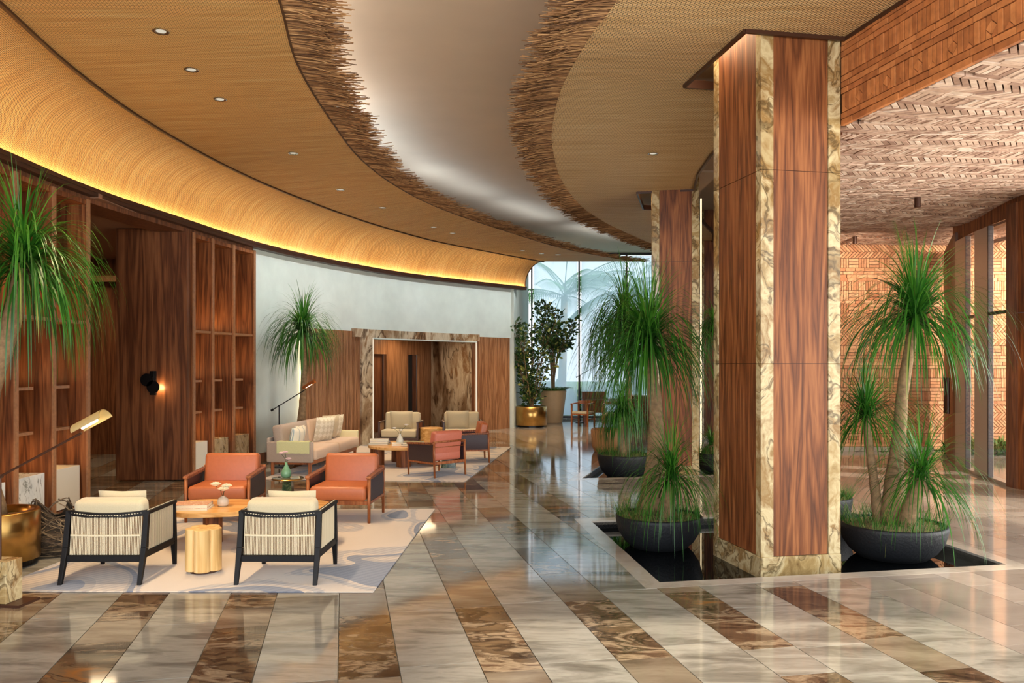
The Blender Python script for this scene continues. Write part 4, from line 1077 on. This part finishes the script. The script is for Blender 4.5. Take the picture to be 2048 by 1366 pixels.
def cord_chair(label, loc, rz, w=.70, wd=BLACKWOOD, fab=CREAM, top=.69, cordm=CREAM2, side_m=None):
    t = thing('cord_armchair', label, 'armchair', (*loc, 0), rz); h = w/2
    for s in (-1, 1):
        m = MB(); m.beam((s*(h-.02), -.37, 0), (s*(h-.02), -.27, .30), (.032, .034), (.045, .055)); m.beam((s*(h-.02), -.27, .30), (s*(h-.02), -.22, .605), (.045, .055), (.042, .04)); m.build('leg', wd, t, bevel=.004, seg=1)
        m = MB(); m.beam((s*(h-.02), .36, 0), (s*(h-.02), .335, .24), (.03, .03), (.045, .055)); m.beam((s*(h-.02), .335, .24), (s*(h-.02), .33, .59), (.045, .055), (.04, .03)); m.build('leg', wd, t, bevel=.004, seg=1)
        MB().beam((s*(h-.02), -.24, .590), (s*(h-.02), .35, .590), (.05, .03)).build('armrest', wd, t, bevel=.004, seg=1)
        MB().beam((s*(h-.02), -.28, .245), (s*(h-.02), .35, .235), (.035, .055)).build('side_rail', wd, t, bevel=.004, seg=1)
        m = MB(); n = 24
        for i in range(n+1):
            y = -.22+.53*i/n; m.tube([(s*(h-.02), y, .25), (s*(h-.02), y, .58)], .0036, 5, cap=False)
        m.build('side_cords', side_m or cordm, t, kind='stuff')
        m = MB()
        for i in range(20): m.box((s*(h-.02), -.2+.53*i/19, .607), (.008, .014, .004))
        m.build('stitching', CREAM2, t)
    m = MB(); K = 12
    for s in (-1, 1): rbox(s*(h-.034)-.002, s*(h-.034)+.002, -.22, .31, .25, .57).build('side_gap_backing', GAP_BROWN, t)  # added side backing, brown for wood tone and for shade between cords
    for i in range(K):
        f = lambda q: (-(h-.02)+(w-.04)*q, -.225-.035*math.sin(PI*q), .590-.022*math.sin(PI*q))
        m.beam(f(i/K), f((i+1)/K), (.034, .042))
    m.build('back_rail', wd, t)
    MB().beam((-(h-.02), -.28, .215), ((h-.02), -.28, .215), (.045, .055)).build('lower_rail', wd, t, bevel=.004, seg=1)
    MB().beam((-(h-.02), .335, .235), ((h-.02), .335, .235), (.04, .05)).build('lower_rail', wd, t, bevel=.004, seg=1)
    m = MB(); n = 46
    for i in range(n+1):
        q = i/n; x = -(h-.055)+(w-.11)*q; bow = .035*math.sin(PI*q)*1.0
        m.tube([(x, -.275, .24), (x, -.24-bow, .578-.022*math.sin(PI*q))], .0038, 5, cap=False)
    m.build('back_cords', cordm, t, kind='stuff')
    m = MB(); m.grid(lambda a, b: (-(h-.05)+(w-.10)*a, -.262+.03*b-.03*math.sin(PI*a)*b+.006, .24+.33*b), 10, 2); m.build('back_gap_shade', GAP_BROWN, t)  # added backing, its brown gives the cord gaps their shade
    m = MB(); 
    for i in range(K):
        f = lambda q: (-(h-.055)+(w-.11)*q, -.262-.018*math.sin(PI*q), .405); m.beam(f(i/K), f((i+1)/K), (.014, .014))
    m.build('cross_cord', cordm, t)
    m = MB()
    for i in range(26):
        q = (i+.5)/26; m.box((-(h-.05)+(w-.10)*q, -.244-.035*math.sin(PI*q), .592-.022*math.sin(PI*q)), (.013, .006, .006))
    m.build('stitching', CREAM2, t)
    rbox(-h+.05, h-.05, -.18, .34, .26, .43).build('seat_cushion', fab, t, True, bevel=.045, seg=4)
    o = rbox(-h+.055, h-.055, -.085, .085, -.2, .2).build('back_cushion', fab, t, True, bevel=.05, seg=4)
    o.location = (0, -.135, top-.19); o.rotation_euler = (.14, 0, 0)
    return t
cord_chair('black framed cream cord armchair seen from behind, left of the gold stump table', (-3.43, 7.27), 0)
cord_chair('black framed cream cord armchair seen from behind, right of the gold stump table', (-1.96, 7.27), -.02)
def loosepillow(label, x, y, z, rz, mat=CREAM, w=.42, h=.36, tilt=.25, t=.14, group=None): return pillow('pillow', label, (x, y, z), (tilt, 0, rz), w, h, t, mat, group)
loosepillow('small cream pillow in the left black framed armchair', -3.42, 7.32, .565, 0, tilt=.2)
loosepillow('small cream pillow in the right black framed armchair', -1.93, 7.32, .565, 0, tilt=.2)
WOODY = TEAK
cord_chair('wide cream armchair at the far left of the round coffee table', (-2.42, 18.2), PI-.08, .88, plain('dark_oak', c(72, 42, 28), .4), CREAM, .78, WOODY)
cord_chair('wide cream armchair at the far right beside the wooden drum table', (-1.10, 18.3), PI+.12, .88, plain('dark_oak2', c(72, 42, 28), .4), CREAM, .78, WOODY)
loosepillow('cream pillow on the far left cream armchair', -2.42, 18.17, .62, PI, tilt=-.2, w=.5, h=.42)
loosepillow('cream pillow on the far right cream armchair', -1.2, 18.27, .62, PI, tilt=-.2, w=.5, h=.42)

def leather_chair(label, loc, rz, fab=ORANGE, w=.72, d=.70):
    t = thing('leather_armchair', label, 'armchair', (*loc, 0), rz); h = w/2; fy, by = d/2, -d/2+.02
    for s in (-1, 1):
        MB().tube([(s*h, fy, 0), (s*h, fy, .53)], [.017, .021], 10).build('leg', TEAK, t, smooth=True)
        MB().tube([(s*h, by-.02, 0), (s*h, by, .40), (s*h, by+.0, .60)], [.016, .021, .018], 10).build('leg', TEAK, t, smooth=True)
        MB().beam((s*h, by-.01, .565), (s*h, fy+.03, .535), (.055, .026)).build('armrest', TEAK, t, bevel=.005, seg=1)
        m = MB(); m.grid(lambda a, b: (s*(h+.004+.012*math.sin(PI*b)), by+.015+(d-.05)*a, .235+.30*b), 10, 6); m.grid(lambda a, b: (s*(h-.010+.012*math.sin(PI*b)), by+.015+(d-.05)*a, .235+.30*b), 10, 6)
        m.build('leather_sling', DKLEATH, t, smooth=True)
        m = MB()
        for i in range(16):
            y = by+.03+(d-.06)*i/15; z = .563-.028*i/15; m.box((s*h, y, z), (.064, .014, .034))
        m.build('leather_lacing', plain('lacing', c(120, 70, 44), .5), t)
        MB().beam((s*h, by, .245), (s*h, fy, .245), (.028, .028)).build('side_rail', TEAK, t)
    for z, y in ((.245, fy), (.245, by)): MB().beam((-h, y, z), (h, y, z), (.03, .045)).build('frame_rail', TEAK, t, bevel=.004, seg=1)
    MB().tube([(-h, by, .585), (h, by, .585)], .016, 8).build('back_rail', TEAK, t, smooth=True)
    MB().tube([(-h, by+.01, .50), (h, by+.01, .50)], .006, 6).build('back_strap', TEAK, t, smooth=True)
    rbox(-h+.03, h-.03, by+.05, fy+.05, .27, .435).build('seat_cushion', fab, t, True, bevel=.04, seg=4)
    o = rbox(-h+.035, h-.035, -.075, .075, -.22, .22).build('back_cushion', fab, t, True, bevel=.045, seg=4)
    o.location = (0, by+.10, .535); o.rotation_euler = (.19, 0, 0)
    return t
leather_chair('orange leather armchair behind the coffee table, left of the round glass table', (-3.43, 9.98), PI+.03)
leather_chair('orange leather armchair facing us, right of the round glass table', (-1.98, 9.95), PI-.08)
leather_chair('rose leather armchair turned away from us on the far rug', (-1.25, 13.82), math.atan2(.7, -.7)-PI/2, PINKL, .66, .68)
leather_chair('orange and dark leather armchair seen from its side at the right of the far rug', (-.82, 15.75), PI/2+.15, ORANGE)

# sofa
sf = thing('sofa', 'long pale sofa with taupe ends under the second floor lamp', 'sofa', (-3.50, 14.98, 0), math.atan2(2.46, .29)-PI/2)
sx = .33; LL = 1.24   # local: x to the room (front), y along the sofa
for y in (-LL, LL):
    s = 1 if y > 0 else -1
    rbox(-.42, .36, y-.05 if s < 0 else y-.05, y+.05, .22, .56).build('arm', TAUPE if s < 0 else plain('arm_fabric', c(216, 204, 160), .95), sf, True, bevel=.02, seg=3)
    for x in (-.34, .30): MB().beam((x, y-s*.02, 0), (x, y-s*.02, .24), (.045, .045), (.05, .05)).build('leg', TEAK, sf, bevel=.006, seg=1)
for y in (-.02,): MB().beam((.28, y, 0), (.28, y, .24), (.045, .045)).build('leg', TEAK, sf)
rbox(-.38, .34, -LL+.03, LL-.03, .18, .245).build('frame', TEAK, sf, bevel=.006, seg=1)
for k in (0, 1):
    y0 = -LL+.055+k*(LL-.05); rbox(-.20, .40, y0, y0+LL-.06, .25, .44).build('seat_cushion', BLUSH, sf, True, bevel=.045, seg=4)
    o = rbox(-.09, .09, -(LL-.06)/2, (LL-.06)/2, -.21, .23).build('back_cushion', TAUPE if k == 0 else BLUSH, sf, True, bevel=.05, seg=4); o.location = (-.26, y0+(LL-.06)/2, .60); o.rotation_euler = (0, -.16, 0)
rbox(-.44, -.40, -LL, LL, .24, .62).build('back_panel', TAUPE, sf, bevel=.01, seg=1)
th = MB(); y = -LL
th.grid(lambda a, b: (-.24+.56*a, (y+.062, y+.062, y-.062, y-.062)[0] if b < .2 else (y+.062-(b-.2)/.25*.124 if b < .45 else y-.062), (.44+.132*b/.2 if b < .2 else .572 if b < .45 else .572-.2*(b-.45)/.55)+.003*math.sin(a*30)), 16, 20)
th = th.build('throw', plain('lime_wool', c(216, 214, 160), .95, noise=.12, nscale=150, bump=.3), smooth=True); tag(th, 'pale lime throw folded over the near arm of the sofa', 'throw')
th.location = sf.location; th.rotation_euler = sf.rotation_euler
# striped and checked fabrics
def striped(name, a_, b_, k=7, axis=0):
    m, n, l, p = newmat(name); t = n.new('ShaderNodeTexCoord'); s = n.new('ShaderNodeSeparateXYZ'); l.new(t.outputs['Object'], s.inputs[0])
    q = n.new('ShaderNodeMath'); q.operation = 'MULTIPLY'; q.inputs[1].default_value = k; l.new(s.outputs[axis], q.inputs[0])
    f = n.new('ShaderNodeMath'); f.operation = 'FRACT'; l.new(q.outputs[0], f.inputs[0])
    r = ramp(n, [(0, a_), (.22, b_), (.30, a_), (.36, c(120, 140, 150)), (.40, a_)], 'CONSTANT'); l.new(f.outputs[0], r.inputs[0]); l.new(r.outputs[0], p.inputs['Base Color']); p.inputs['Roughness'].default_value = .9; return m
STR = striped('striped_linen', c(224, 216, 196), c(150, 166, 168))
m_, n_, l_, p_ = newmat('lattice_linen'); t_ = n_.new('ShaderNodeTexCoord'); mp_ = n_.new('ShaderNodeMapping'); mp_.inputs['Rotation'].default_value = (0, PI/4, 0); mp_.inputs['Scale'].default_value = (14, .01, 14); ck = n_.new('ShaderNodeTexChecker'); ck.inputs['Scale'].default_value = 1
ck.inputs[1].default_value = c(232, 222, 198); ck.inputs[2].default_value = c(214, 202, 172); l_.new(t_.outputs['Object'], mp_.inputs[0]); l_.new(mp_.outputs[0], ck.inputs[0]); l_.new(ck.outputs[0], p_.inputs['Base Color']); p_.inputs['Roughness'].default_value = .95; LAT = m_
def sp_(x, y):
    a = sf.rotation_euler[2]; return (sf.location.x+x*math.cos(a)-y*math.sin(a), sf.location.y+x*math.sin(a)+y*math.cos(a))
for i, (x, y, z, rz, w, mat, lab, fac) in enumerate(((.0, -1.02, .60, 1.25, .42, STR, 'striped pillow at the near end of the sofa, front one', .2), (-.06, -.84, .61, 1.42, .42, STR, 'striped pillow at the near end of the sofa, second one', .2),
        (.03, .25, .66, 1.05, .50, LAT, 'large cream lattice pillow toward the far end of the sofa', .2), (.0, .60, .67, 1.1, .50, CREAM, 'plain cream pillow behind the large lattice pillow', .2), (-.02, .95, .66, 1.15, .48, LAT, 'cream lattice pillow against the far sofa arm', .2))):
    X, Y = sp_(x, y); pillow('pillow', lab, (X, Y, z), (-fac, 0, rz+PI), w, w*.92, .16, mat)

# coffee tables
def blob(pts, n=48):
    P = [Vector((*p, 0)) for p in pts]; N = len(P); out = []
    for i in range(n):
        x = i/n*N; k = int(x); f = x-k; p0, p1, p2, p3 = (P[(k+j-1) % N] for j in range(4))
        q = .5*((2*p1)+(p2-p0)*f+(2*p0-5*p1+4*p2-p3)*f*f+(3*p1-p0-3*p2+p3)*f**3); out.append((q.x, q.y))
    return out
ct = thing('coffee_table', 'long organic wooden coffee table between the front armchairs', 'coffee table', (-2.64, 8.52, 0))
MB().prism(blob([(.80, .02), (.58, .36), (.1, .34), (-.35, .44), (-.80, .36), (-.88, -.05), (-.62, -.40), (-.15, -.36), (.25, -.22), (.62, -.30)], 56), .345, .395).build('tabletop', OAK, ct, bevel=.006, seg=2)
for x, y in ((-.45, .05), (.05, .0), (.50, .02)):
    MB().prism(blob([(x+.10, y), (x+.04, y+.09), (x-.04, y+.09), (x-.10, y), (x-.04, y-.09), (x+.04, y-.09)], 24), 0.012, .345).build('leg', WALNUT, ct)
ct = thing('coffee_table', 'round wooden coffee table with thick legs on the far rug', 'coffee table', (-2.02, 15.25, 0))
MB().prism([(.68*math.cos(a*PI/24)*.9, .68*math.sin(a*PI/24)) for a in range(48)], .33, .375).build('tabletop', OAK, ct, bevel=.006, seg=2)
for x, y in ((-.42, -.22), (.08, -.40), (.40, .1), (-.12, .38)):
    MB().prism(blob([(x+.13, y), (x+.05, y+.10), (x-.05, y+.10), (x-.13, y), (x-.05, y-.10), (x+.05, y-.10)], 24), 0.012, .33).build('leg', WALNUT, ct)
# stump tables
st = MB(); out = [((.112+.046*abs(math.cos(2.5*a+.35))**.6)*math.cos(a), (.112+.046*abs(math.cos(2.5*a+.35))**.6)*math.sin(a)) for a in [2*PI*i/90 for i in range(90)]]
t = thing('stump_table', 'gold toned fluted stump side table between the two cord armchairs', 'side table', (-2.73, 7.36, 0))
st.prism([(x*1.0, y) for x, y in out], .03, .40); st.build('trunk_body', PALEWOOD, t, bevel=.004, seg=1)
MB().lathe([(.01, .012), (.12, .012), (.12, .03), (.01, .03)], n=32).build('base', BRONZE, t)
t = thing('drum_table', 'pale wooden drum table between the two far cream armchairs', 'side table', (-1.74, 18.0, 0))
MB().lathe([(.001, .012), (.26, .012), (.26, .46), (.255, .47), (.001, .47)], n=40).build('drum_body', OAK, t)
# round glass table
gt = thing('glass_side_table', 'small round smoked glass table on a green marble block', 'side table', (-2.74, 10.15, 0))
MB().lathe([(.001, .44), (.185, .44), (.19, .445), (.19, .455), (.185, .46), (.001, .46)], n=40).build('glass_top', TGLASS, gt, smooth=False)
MB().lathe([(.19, .442), (.196, .45), (.19, .458)], n=40).build('brass_rim', BRASS, gt)
m = MB(); m.beam((0, 0, .012), (0, 0, .44), (.15, .15), (.10, .10)); m.build('marble_base', GREENM, gt)
gb = MB(); gb.beam((0, 0, .012), (0, 0, .30), (.26, .2), (.20, .16)); gb = gb.build('marble_stool', GREENM, bevel=.005, seg=1); tag(gb, 'green marble block stool under the rose leather armchair', 'stool'); gb.location = (-1.12, 14.75, 0)
# vases and flowers
def vase(label, loc, prof, mat): 
    o = MB().lathe(prof, n=28).build('vase', mat, smooth=True); tag(o, label, 'vase'); o.location = loc; return o
def flower(label, base, stems, col, r=.035, cat='flowers'):
    t = thing('flower_stems', label, cat, base); rg = random.Random(8)
    for x, y, z in stems:
        MB().tube([(0, 0, 0), (x*.3, y*.3, z*.6), (x, y, z)], .0025, 5).build('stem', LEAF, t)
        m = MB()
        for ring, (k, tilt) in enumerate(((5, .2), (7, .7), (9, 1.15))):
            for i in range(k):
                a = 2*PI*i/k+ring; rr = r*(.45+.28*ring); d = Vector((math.cos(a), math.sin(a), 0)); cc = Vector((x, y, z)); sd = Vector((-d.y, d.x, 0))*rr*.7
                b0 = cc+d*rr*.2; b1 = cc+d*rr*.85+Vector((0, 0, rr*(1.1-ring*.35))); b2__ = cc+d*rr*.75+Vector((0, 0, rr*(1.5-ring*.5)))
                q = len(m.v); m.v += [tuple(b0), tuple(b1+sd), tuple(b2__), tuple(b1-sd)]; m.face((q, q+1, q+2, q+3))
        m.build('blossom', col, t)
CERA = plain('stone_ceramic', c(206, 188, 166), .5, noise=.12, nscale=30)
CELA = plain('celadon', c(120, 166, 128), .25, noise=.25, nscale=14)
PETAL = plain('petal', c(244, 232, 200), .7); PETP = plain('petal_pink', c(236, 206, 202), .7)
vase('round stone bud vase on the front coffee table', (-2.98+.02, 8.50, .396), [(.001, 0), (.042, 0), (.056, .02), (.056, .06), (.040, .085), (.016, .10), (.014, .105), (.010, .10)], CERA)
flower('cream ranunculus blossoms in the stone bud vase', (-2.96, 8.50, .48), [(-.075, 0, .12), (.012, -.02, .075), (.03, .02, .10)], PETAL, .055)
vase('pear shaped celadon vase on the round glass table', (-2.76, 10.15, .461), [(.001, 0), (.045, 0), (.062, .03), (.060, .07), (.035, .12), (.015, .16), (.016, .19), (.010, .18)], CELA)
flower('pale pink blossoms in the celadon vase', (-2.76, 10.15, .62), [(-.06, 0, .13), (-.015, .01, .14), (.03, -.01, .06)], PETP, .036)
vase('small clear bottle vase on the round coffee table', (-2.06, 15.25, .376), [(.001, 0), (.06, 0), (.07, .05), (.05, .12), (.022, .16), (.024, .19)], plain('cloudy_glass', c(206, 204, 190), .2))
flower('white orchid sprigs on the round coffee table', (-2.06, 15.25, .52), [(-.10, 0, .14), (.12, 0, .20), (.02, 0, .10)], plain('petal_white', c(246, 240, 232), .7), .04)
# books
def book(label, loc, w, d, h, rz, cover, group=None):
    t = thing('book', label, 'book', loc, rz, group)
    MB().b2(-w/2+.004, w/2-.004, -d/2+.004, d/2-.001, .003, h-.003).build('pages', PETAL, t)
    m = MB(); m.b2(-w/2, w/2, -d/2, d/2, 0, .003); m.b2(-w/2, w/2, -d/2, d/2, h-.003, h); m.b2(-w/2, w/2, d/2-.002, d/2, 0, h); m.build('cover', cover, t)
    return t
COV = marble('art_cover', [(.35, c(210, 190, 160)), (.5, c(186, 108, 70)), (.62, c(232, 220, 196))], scale=14, dist=.6, rough=.5)
book('thin white book under the art book', (-3.22, 8.36, .395), .36, .27, .018, .10, plain('white_cover', c(222, 214, 200), .5))
book('art book with mottled orange cover on the front coffee table', (-3.22, 8.37, .413), .34, .26, .035, .14, COV)
bc = [c(74, 96, 140), c(228, 226, 220), c(52, 66, 96), c(60, 62, 60), c(120, 124, 90), c(236, 236, 230)]
for i, (x, y, z, w, h, k, lab) in enumerate(((-2.42, 15.2, .375, .36, .035, 2, 'navy book at the bottom of the left stack on the round table'), (-2.42, 15.2, .41, .33, .035, 0, 'blue book second from the bottom of the left stack'), (-2.43, 15.21, .445, .34, .03, 1, 'white book on top of the left stack on the round table'),
        (-1.78, 15.0, .375, .40, .035, 3, 'charcoal book at the bottom of the right stack on the round table'), (-1.78, 15.0, .41, .36, .03, 4, 'olive book on top of the right stack on the round table'), (-2.08, 15.08, .375, .2, .04, 5, 'small white book between the two stacks'))):
    book(lab, (x, y, z), w, .26, h, .1*((i % 3)-1), plain('book_cover', bc[k], .45), 'books on the round coffee table')

# floor lamps
def floor_lamp(label, loc, rz, pole, arm, back, headl, mat, headmat, rise, base='plate'):
    t = thing('floor_lamp', label, 'floor lamp', (*loc, 0), rz)
    if base == 'plate': MB().lathe([(.001, 0), (.15, 0), (.15, .018), (.001, .018)], n=32).build('base', BLACKMET, t)
    else:
        MB().b2(-.22, .24, -.11, .13, 0, .02).build('base', BRONZE, t)
        MB().b2(-.26, .12, -.09, .09, .02, .34).build('counterweight_block', FANTASY, t, bevel=.004, seg=1)
    MB().tube([(0, 0, .02), (0, 0, pole)], .011, 10).build('pole', mat, t)
    d = Vector((math.cos(rise), 0, math.sin(rise))); p = Vector((0, 0, pole))
    MB().tube([p-d*back, p+d*arm], .009, 8).build('arm', mat, t)
    MB().tube([p-d*(back+.03), p-d*(back-.02)], .02, 10).build('knob', mat, t)
    MB().tube([p+Vector((0, -.02, 0)), p+Vector((0, .02, 0))], .016, 10).build('joint', mat, t)
    m = MB(); q = p+d*arm; n = d.cross(Vector((0, 1, 0))); R = .085
    # folded sheet shade, open below
    def sh(a, b, rr):
        ang = -1.35+2.7*b; return q+d*(headl*(a-.1))+Vector((0, 1, 0))*math.sin(ang)*rr+(-n if n.z < 0 else n)*math.cos(ang)*rr
    m.grid(lambda a, b: sh(a, b, R), 6, 16); m.grid(lambda a, b: sh(a, 1-b, R-.006), 6, 16)
    m.build('shade', headmat, t, smooth=True)
    nu_ = n if n.z > 0 else -n; m = MB(); m.tube([q+d*.02+nu_*.035, q+d*(headl*.6)+nu_*.035], .016, 10); m.build('bulb', emis('lamp_bulb', (1, .78, .5, 1), 8), t)
    return t
floor_lamp('brass headed floor lamp rising from a marble block at the left edge', (-3.96, 6.42), -.12, .98, .76, .25, .26, BRONZE, BRASSL, .47, 'block')
floor_lamp('black floor lamp with copper shade behind the near end of the sofa', (-4.18, 14.9), 0, 1.10, .56, .14, .24, BLACKMET, plain('copper', c(204, 130, 78), .3, .9), .55)
floor_lamp('thin floor lamp with brass disc head by the far writing desk', (2.15, 26.2), -.05, 1.5, .72, .12, .24, BLACKMET, BRASS, .52)

# sconce on the walnut panel
sc = thing('wall_sconce', 'black half moon wall sconce on the walnut partition panel', 'wall lamp', (-5.66, 13.115, 1.55))
MB().b2(-.05, .045, -.035, 0, -.19, .19).build('back_plate', BLACKMET, sc)
MB().b2(-.02, .02, -.07, -.035, -.02, .19).build('stem', BLACKMET, sc)
def disc(x, z, r, name):
    m = MB(); m.prism([(x+r*math.cos(a*PI/16), z+r*math.sin(a*PI/16)) for a in range(32)], 0, .012, m=lambda X, Z, w: (X, -.09-w, Z)); m.build(name, BLACKMET, sc)
disc(-.07, .05, .10, 'disc'); disc(.03, -.06, .10, 'disc')
MB().b2(.05, .10, -.075, -.06, -.11, -.03).build('bulb', emis('sconce_bulb', (1, .75, .4, 1), 40), sc)
light('sconce_lamp', 'POINT', (-5.56, 13.04, 1.47), 4, WARM, .03)

# rugs
def rugmat(name, seed):
    m, n, l, p = newmat(name); t = n.new('ShaderNodeTexCoord'); mp = n.new('ShaderNodeMapping'); mp.inputs['Location'].default_value = (seed, seed*1.7, 0); l.new(t.outputs['Object'], mp.inputs[0])
    v = n.new('ShaderNodeTexNoise'); v.inputs['Scale'].default_value = .75; v.inputs['Detail'].default_value = 0; v.inputs['Distortion'].default_value = 1.2; l.new(mp.outputs[0], v.inputs['Vector'])
    r = ramp(n, [(0, c(204, 190, 174)), (.30, c(206, 192, 176)), (.46, c(178, 172, 168)), (.51, c(204, 190, 174)), (.545, c(116, 122, 138)), (.62, c(176, 166, 156)), (.66, c(200, 186, 170))], 'CONSTANT'); l.new(v.outputs[0], r.inputs[0])
    # leaf rib lines inside the darker leaves
    w = n.new('ShaderNodeTexWave'); w.inputs['Scale'].default_value = 4.5; w.inputs['Distortion'].default_value = 2; mp2 = n.new('ShaderNodeMapping'); mp2.inputs['Rotation'].default_value = (0, 0, .7); l.new(t.outputs['Object'], mp2.inputs[0]); l.new(mp2.outputs[0], w.inputs['Vector'])
    rr = ramp(n, [(.35, (.80, .80, .84, 1)), (.5, (1, 1, 1, 1))]); l.new(w.outputs[0], rr.inputs[0])
    gt_ = n.new('ShaderNodeMath'); gt_.operation = 'GREATER_THAN'; gt_.inputs[1].default_value = .445; l.new(v.outputs[0], gt_.inputs[0])
    mx = n.new('ShaderNodeMixRGB'); mx.blend_type = 'MULTIPLY'; l.new(gt_.outputs[0], mx.inputs[0]); l.new(r.outputs[0], mx.inputs[1]); l.new(rr.outputs[0], mx.inputs[2]); l.new(mx.outputs[0], p.inputs['Base Color'])
    nz = n.new('ShaderNodeTexNoise'); nz.inputs['Scale'].default_value = 220; l.new(t.outputs['Object'], nz.inputs['Vector']); b = n.new('ShaderNodeBump'); b.inputs['Strength'].default_value = .5; b.inputs['Distance'].default_value = .006; l.new(nz.outputs[0], b.inputs['Height']); l.new(b.outputs[0], p.inputs['Normal'])
    p.inputs['Roughness'].default_value = .98; p.inputs['Sheen Weight'].default_value = .3; return m
r1 = MB().prism([(-4.25, 6.72), (-1.12, 6.70), (-.98, 10.55), (-4.1, 10.5)], 0.001, .013).build('rug', rugmat('leaf_rug', 1.0), bevel=.004, seg=1); tag(r1, 'front beige and slate leaf patterned rug under the cord armchairs', 'rug')
r2 = MB().prism([(-4.02, 13.25), (-.74, 13.0), (-.02, 18.4), (-3.4, 18.7)], 0.001, .013).build('rug', rugmat('leaf_rug_far', 4.4), bevel=.004, seg=1); tag(r2, 'far pale rug under the sofa and rose leather armchair', 'rug')

# writing corner by the window
def dining_chair(label, loc, rz):
    t = thing('wooden_armchair', label, 'chair', (*loc, 0), rz, group='wooden armchairs at the far desk')
    for s in (-1, 1):
        for y in (-.22, .24): MB().beam((s*.26, y, 0), (s*.26, y, .68 if y < 0 else .66), (.04, .05)).build('leg', TEAK, t)
        MB().beam((s*.26, -.22, .69), (s*.26, .28, .665), (.06, .03)).build('armrest', TEAK, t)
        MB().beam((s*.26, -.2, .22), (s*.26, .22, .22), (.025, .035)).build('stretcher', TEAK, t)
    m = MB(); pts = [(-.28+.56*i/8, -.22-.09*math.sin(PI*i/8), .70) for i in range(9)]
    for a, b in zip(pts[:-1], pts[1:]): m.beam(a, b, (.03, .10))
    m.build('backrest', TEAK, t)
    MB().b2(-.25, .25, -.2, .25, .38, .44).build('seat', CREAM, t, bevel=.01, seg=2); MB().b2(-.25, .25, -.2, .25, .34, .38).build('seat_frame', TEAK, t)
    return t
dining_chair('wooden armchair with cream seat left of the far desk', (2.12, 24.7), 2.6)
dining_chair('wooden armchair with cream seat behind the palm leaves, right of the first', (2.95, 24.3), 2.9)
dk = thing('writing_desk', 'walnut writing desk with raised box before the window', 'desk', (2.55, 25.9, 0))
MB().b2(-.35, 1.35, -.35, .35, .72, .76).build('desktop', WALNUT, dk); MB().b2(-.35, .40, .1, .35, .76, .98).build('raised_box', WALNUT, dk)
for x in (-.28, 1.28):
    for y in (-.3, .3): MB().b2(x-.03, x+.03, y-.03, y+.03, 0, .72).build('leg', TEAK, dk)
MB().b2(-.35, .30, -.3, .3, .35, .72).build('drawer_box', WALNUT, dk)
bt = thing('curved_counter', 'curved walnut counter with white top beside the far column', 'counter', (4.45, 26.0, 0))
m = MB(); o_ = [(-1.0+.9*(1-math.cos(a))*.4, -.8*math.sin(a)*.4+.3) for a in [PI*.5*i/10 for i in range(11)]]
poly_ = [(-.95, .35), (-.98, -.1), (-.85, -.45), (-.5, -.62), (0, -.66), (1.2, -.66), (1.2, .35)][::-1]
poly_ = poly_ if sum(poly_[i][0]*poly_[(i+1) % 7][1]-poly_[(i+1) % 7][0]*poly_[i][1] for i in range(7)) > 0 else poly_[::-1]
MB().prism(poly_, 0.0, .86).build('body', WALNUT, bt); MB().prism([(x*1.02, y*1.02) for x, y in poly_], .86, .90).build('top', WHITEM, bt)
sl = thing('tub_chair', 'cream and tan round tub chair half hidden behind the palm crowns', 'chair', (2.05, 17.6, 0))
MB().lathe([(.001, .0), (.30, .0), (.36, .12), (.38, .45), (.36, .48), (.33, .45), (.32, .35), (.001, .33)], n=36).build('shell', plain('tan_leather', c(196, 138, 88), .5), sl, smooth=True)
MB().lathe([(.001, .34), (.29, .34), (.32, .38), (.30, .42), (.001, .43)], n=36).build('seat_cushion', CREAM, sl, smooth=True)

# ---- unseen area lights added above the mats to brighten the ceiling, warm then cool
for k in range(9):
    t_ = .10+.86*k/8; p = c3(E, t_)
    dq = c3(E, t_+.01)-c3(E, t_-.01); light('ceiling_fill', 'AREA', (p.x-.25, p.y, HM+.10), 16 if k < 5 else 9, (1.0, .93, .84) if k < 4 else (.74, .88, 1.0), (.2, 3.0), rot=(PI, 0, -math.atan2(dq.y, dq.x)+PI/2) if 0 else (Matrix.Rotation(math.atan2(dq.y, dq.x)-PI/2, 3, 'Z') @ Matrix.Rotation(PI, 3, 'X')).to_euler())

# small pieces belong to the part that carries them
SUBS = {'bulb': 'shade', 'leather_lacing': 'armrest', 'stitching': 'armrest', 'cross_cord': 'back_cords', 'divider_edge': 'divider',
        'grass': 'mulch', 'knob': 'arm', 'door_handle': 'door_leaf', 'groove_trim': 'mat', 'led_strip': 'ledge_trim', 'ledge_lip': 'ledge_trim'}
stemname = lambda o: o.name.split('.')[0]
for t in [o for o in bpy.data.objects if o.parent is None and o.type == 'EMPTY']:
    by = {}
    for ch in t.children: by.setdefault(stemname(ch), []).append(ch)
    for k, host in SUBS.items():
        hs = by.get(host)
        if not hs: continue
        for i, ch in enumerate(by.get(k, [])):
            h = hs[min(i, len(hs)-1)]
            if h.location.length < 1e-6: ch.parent = h
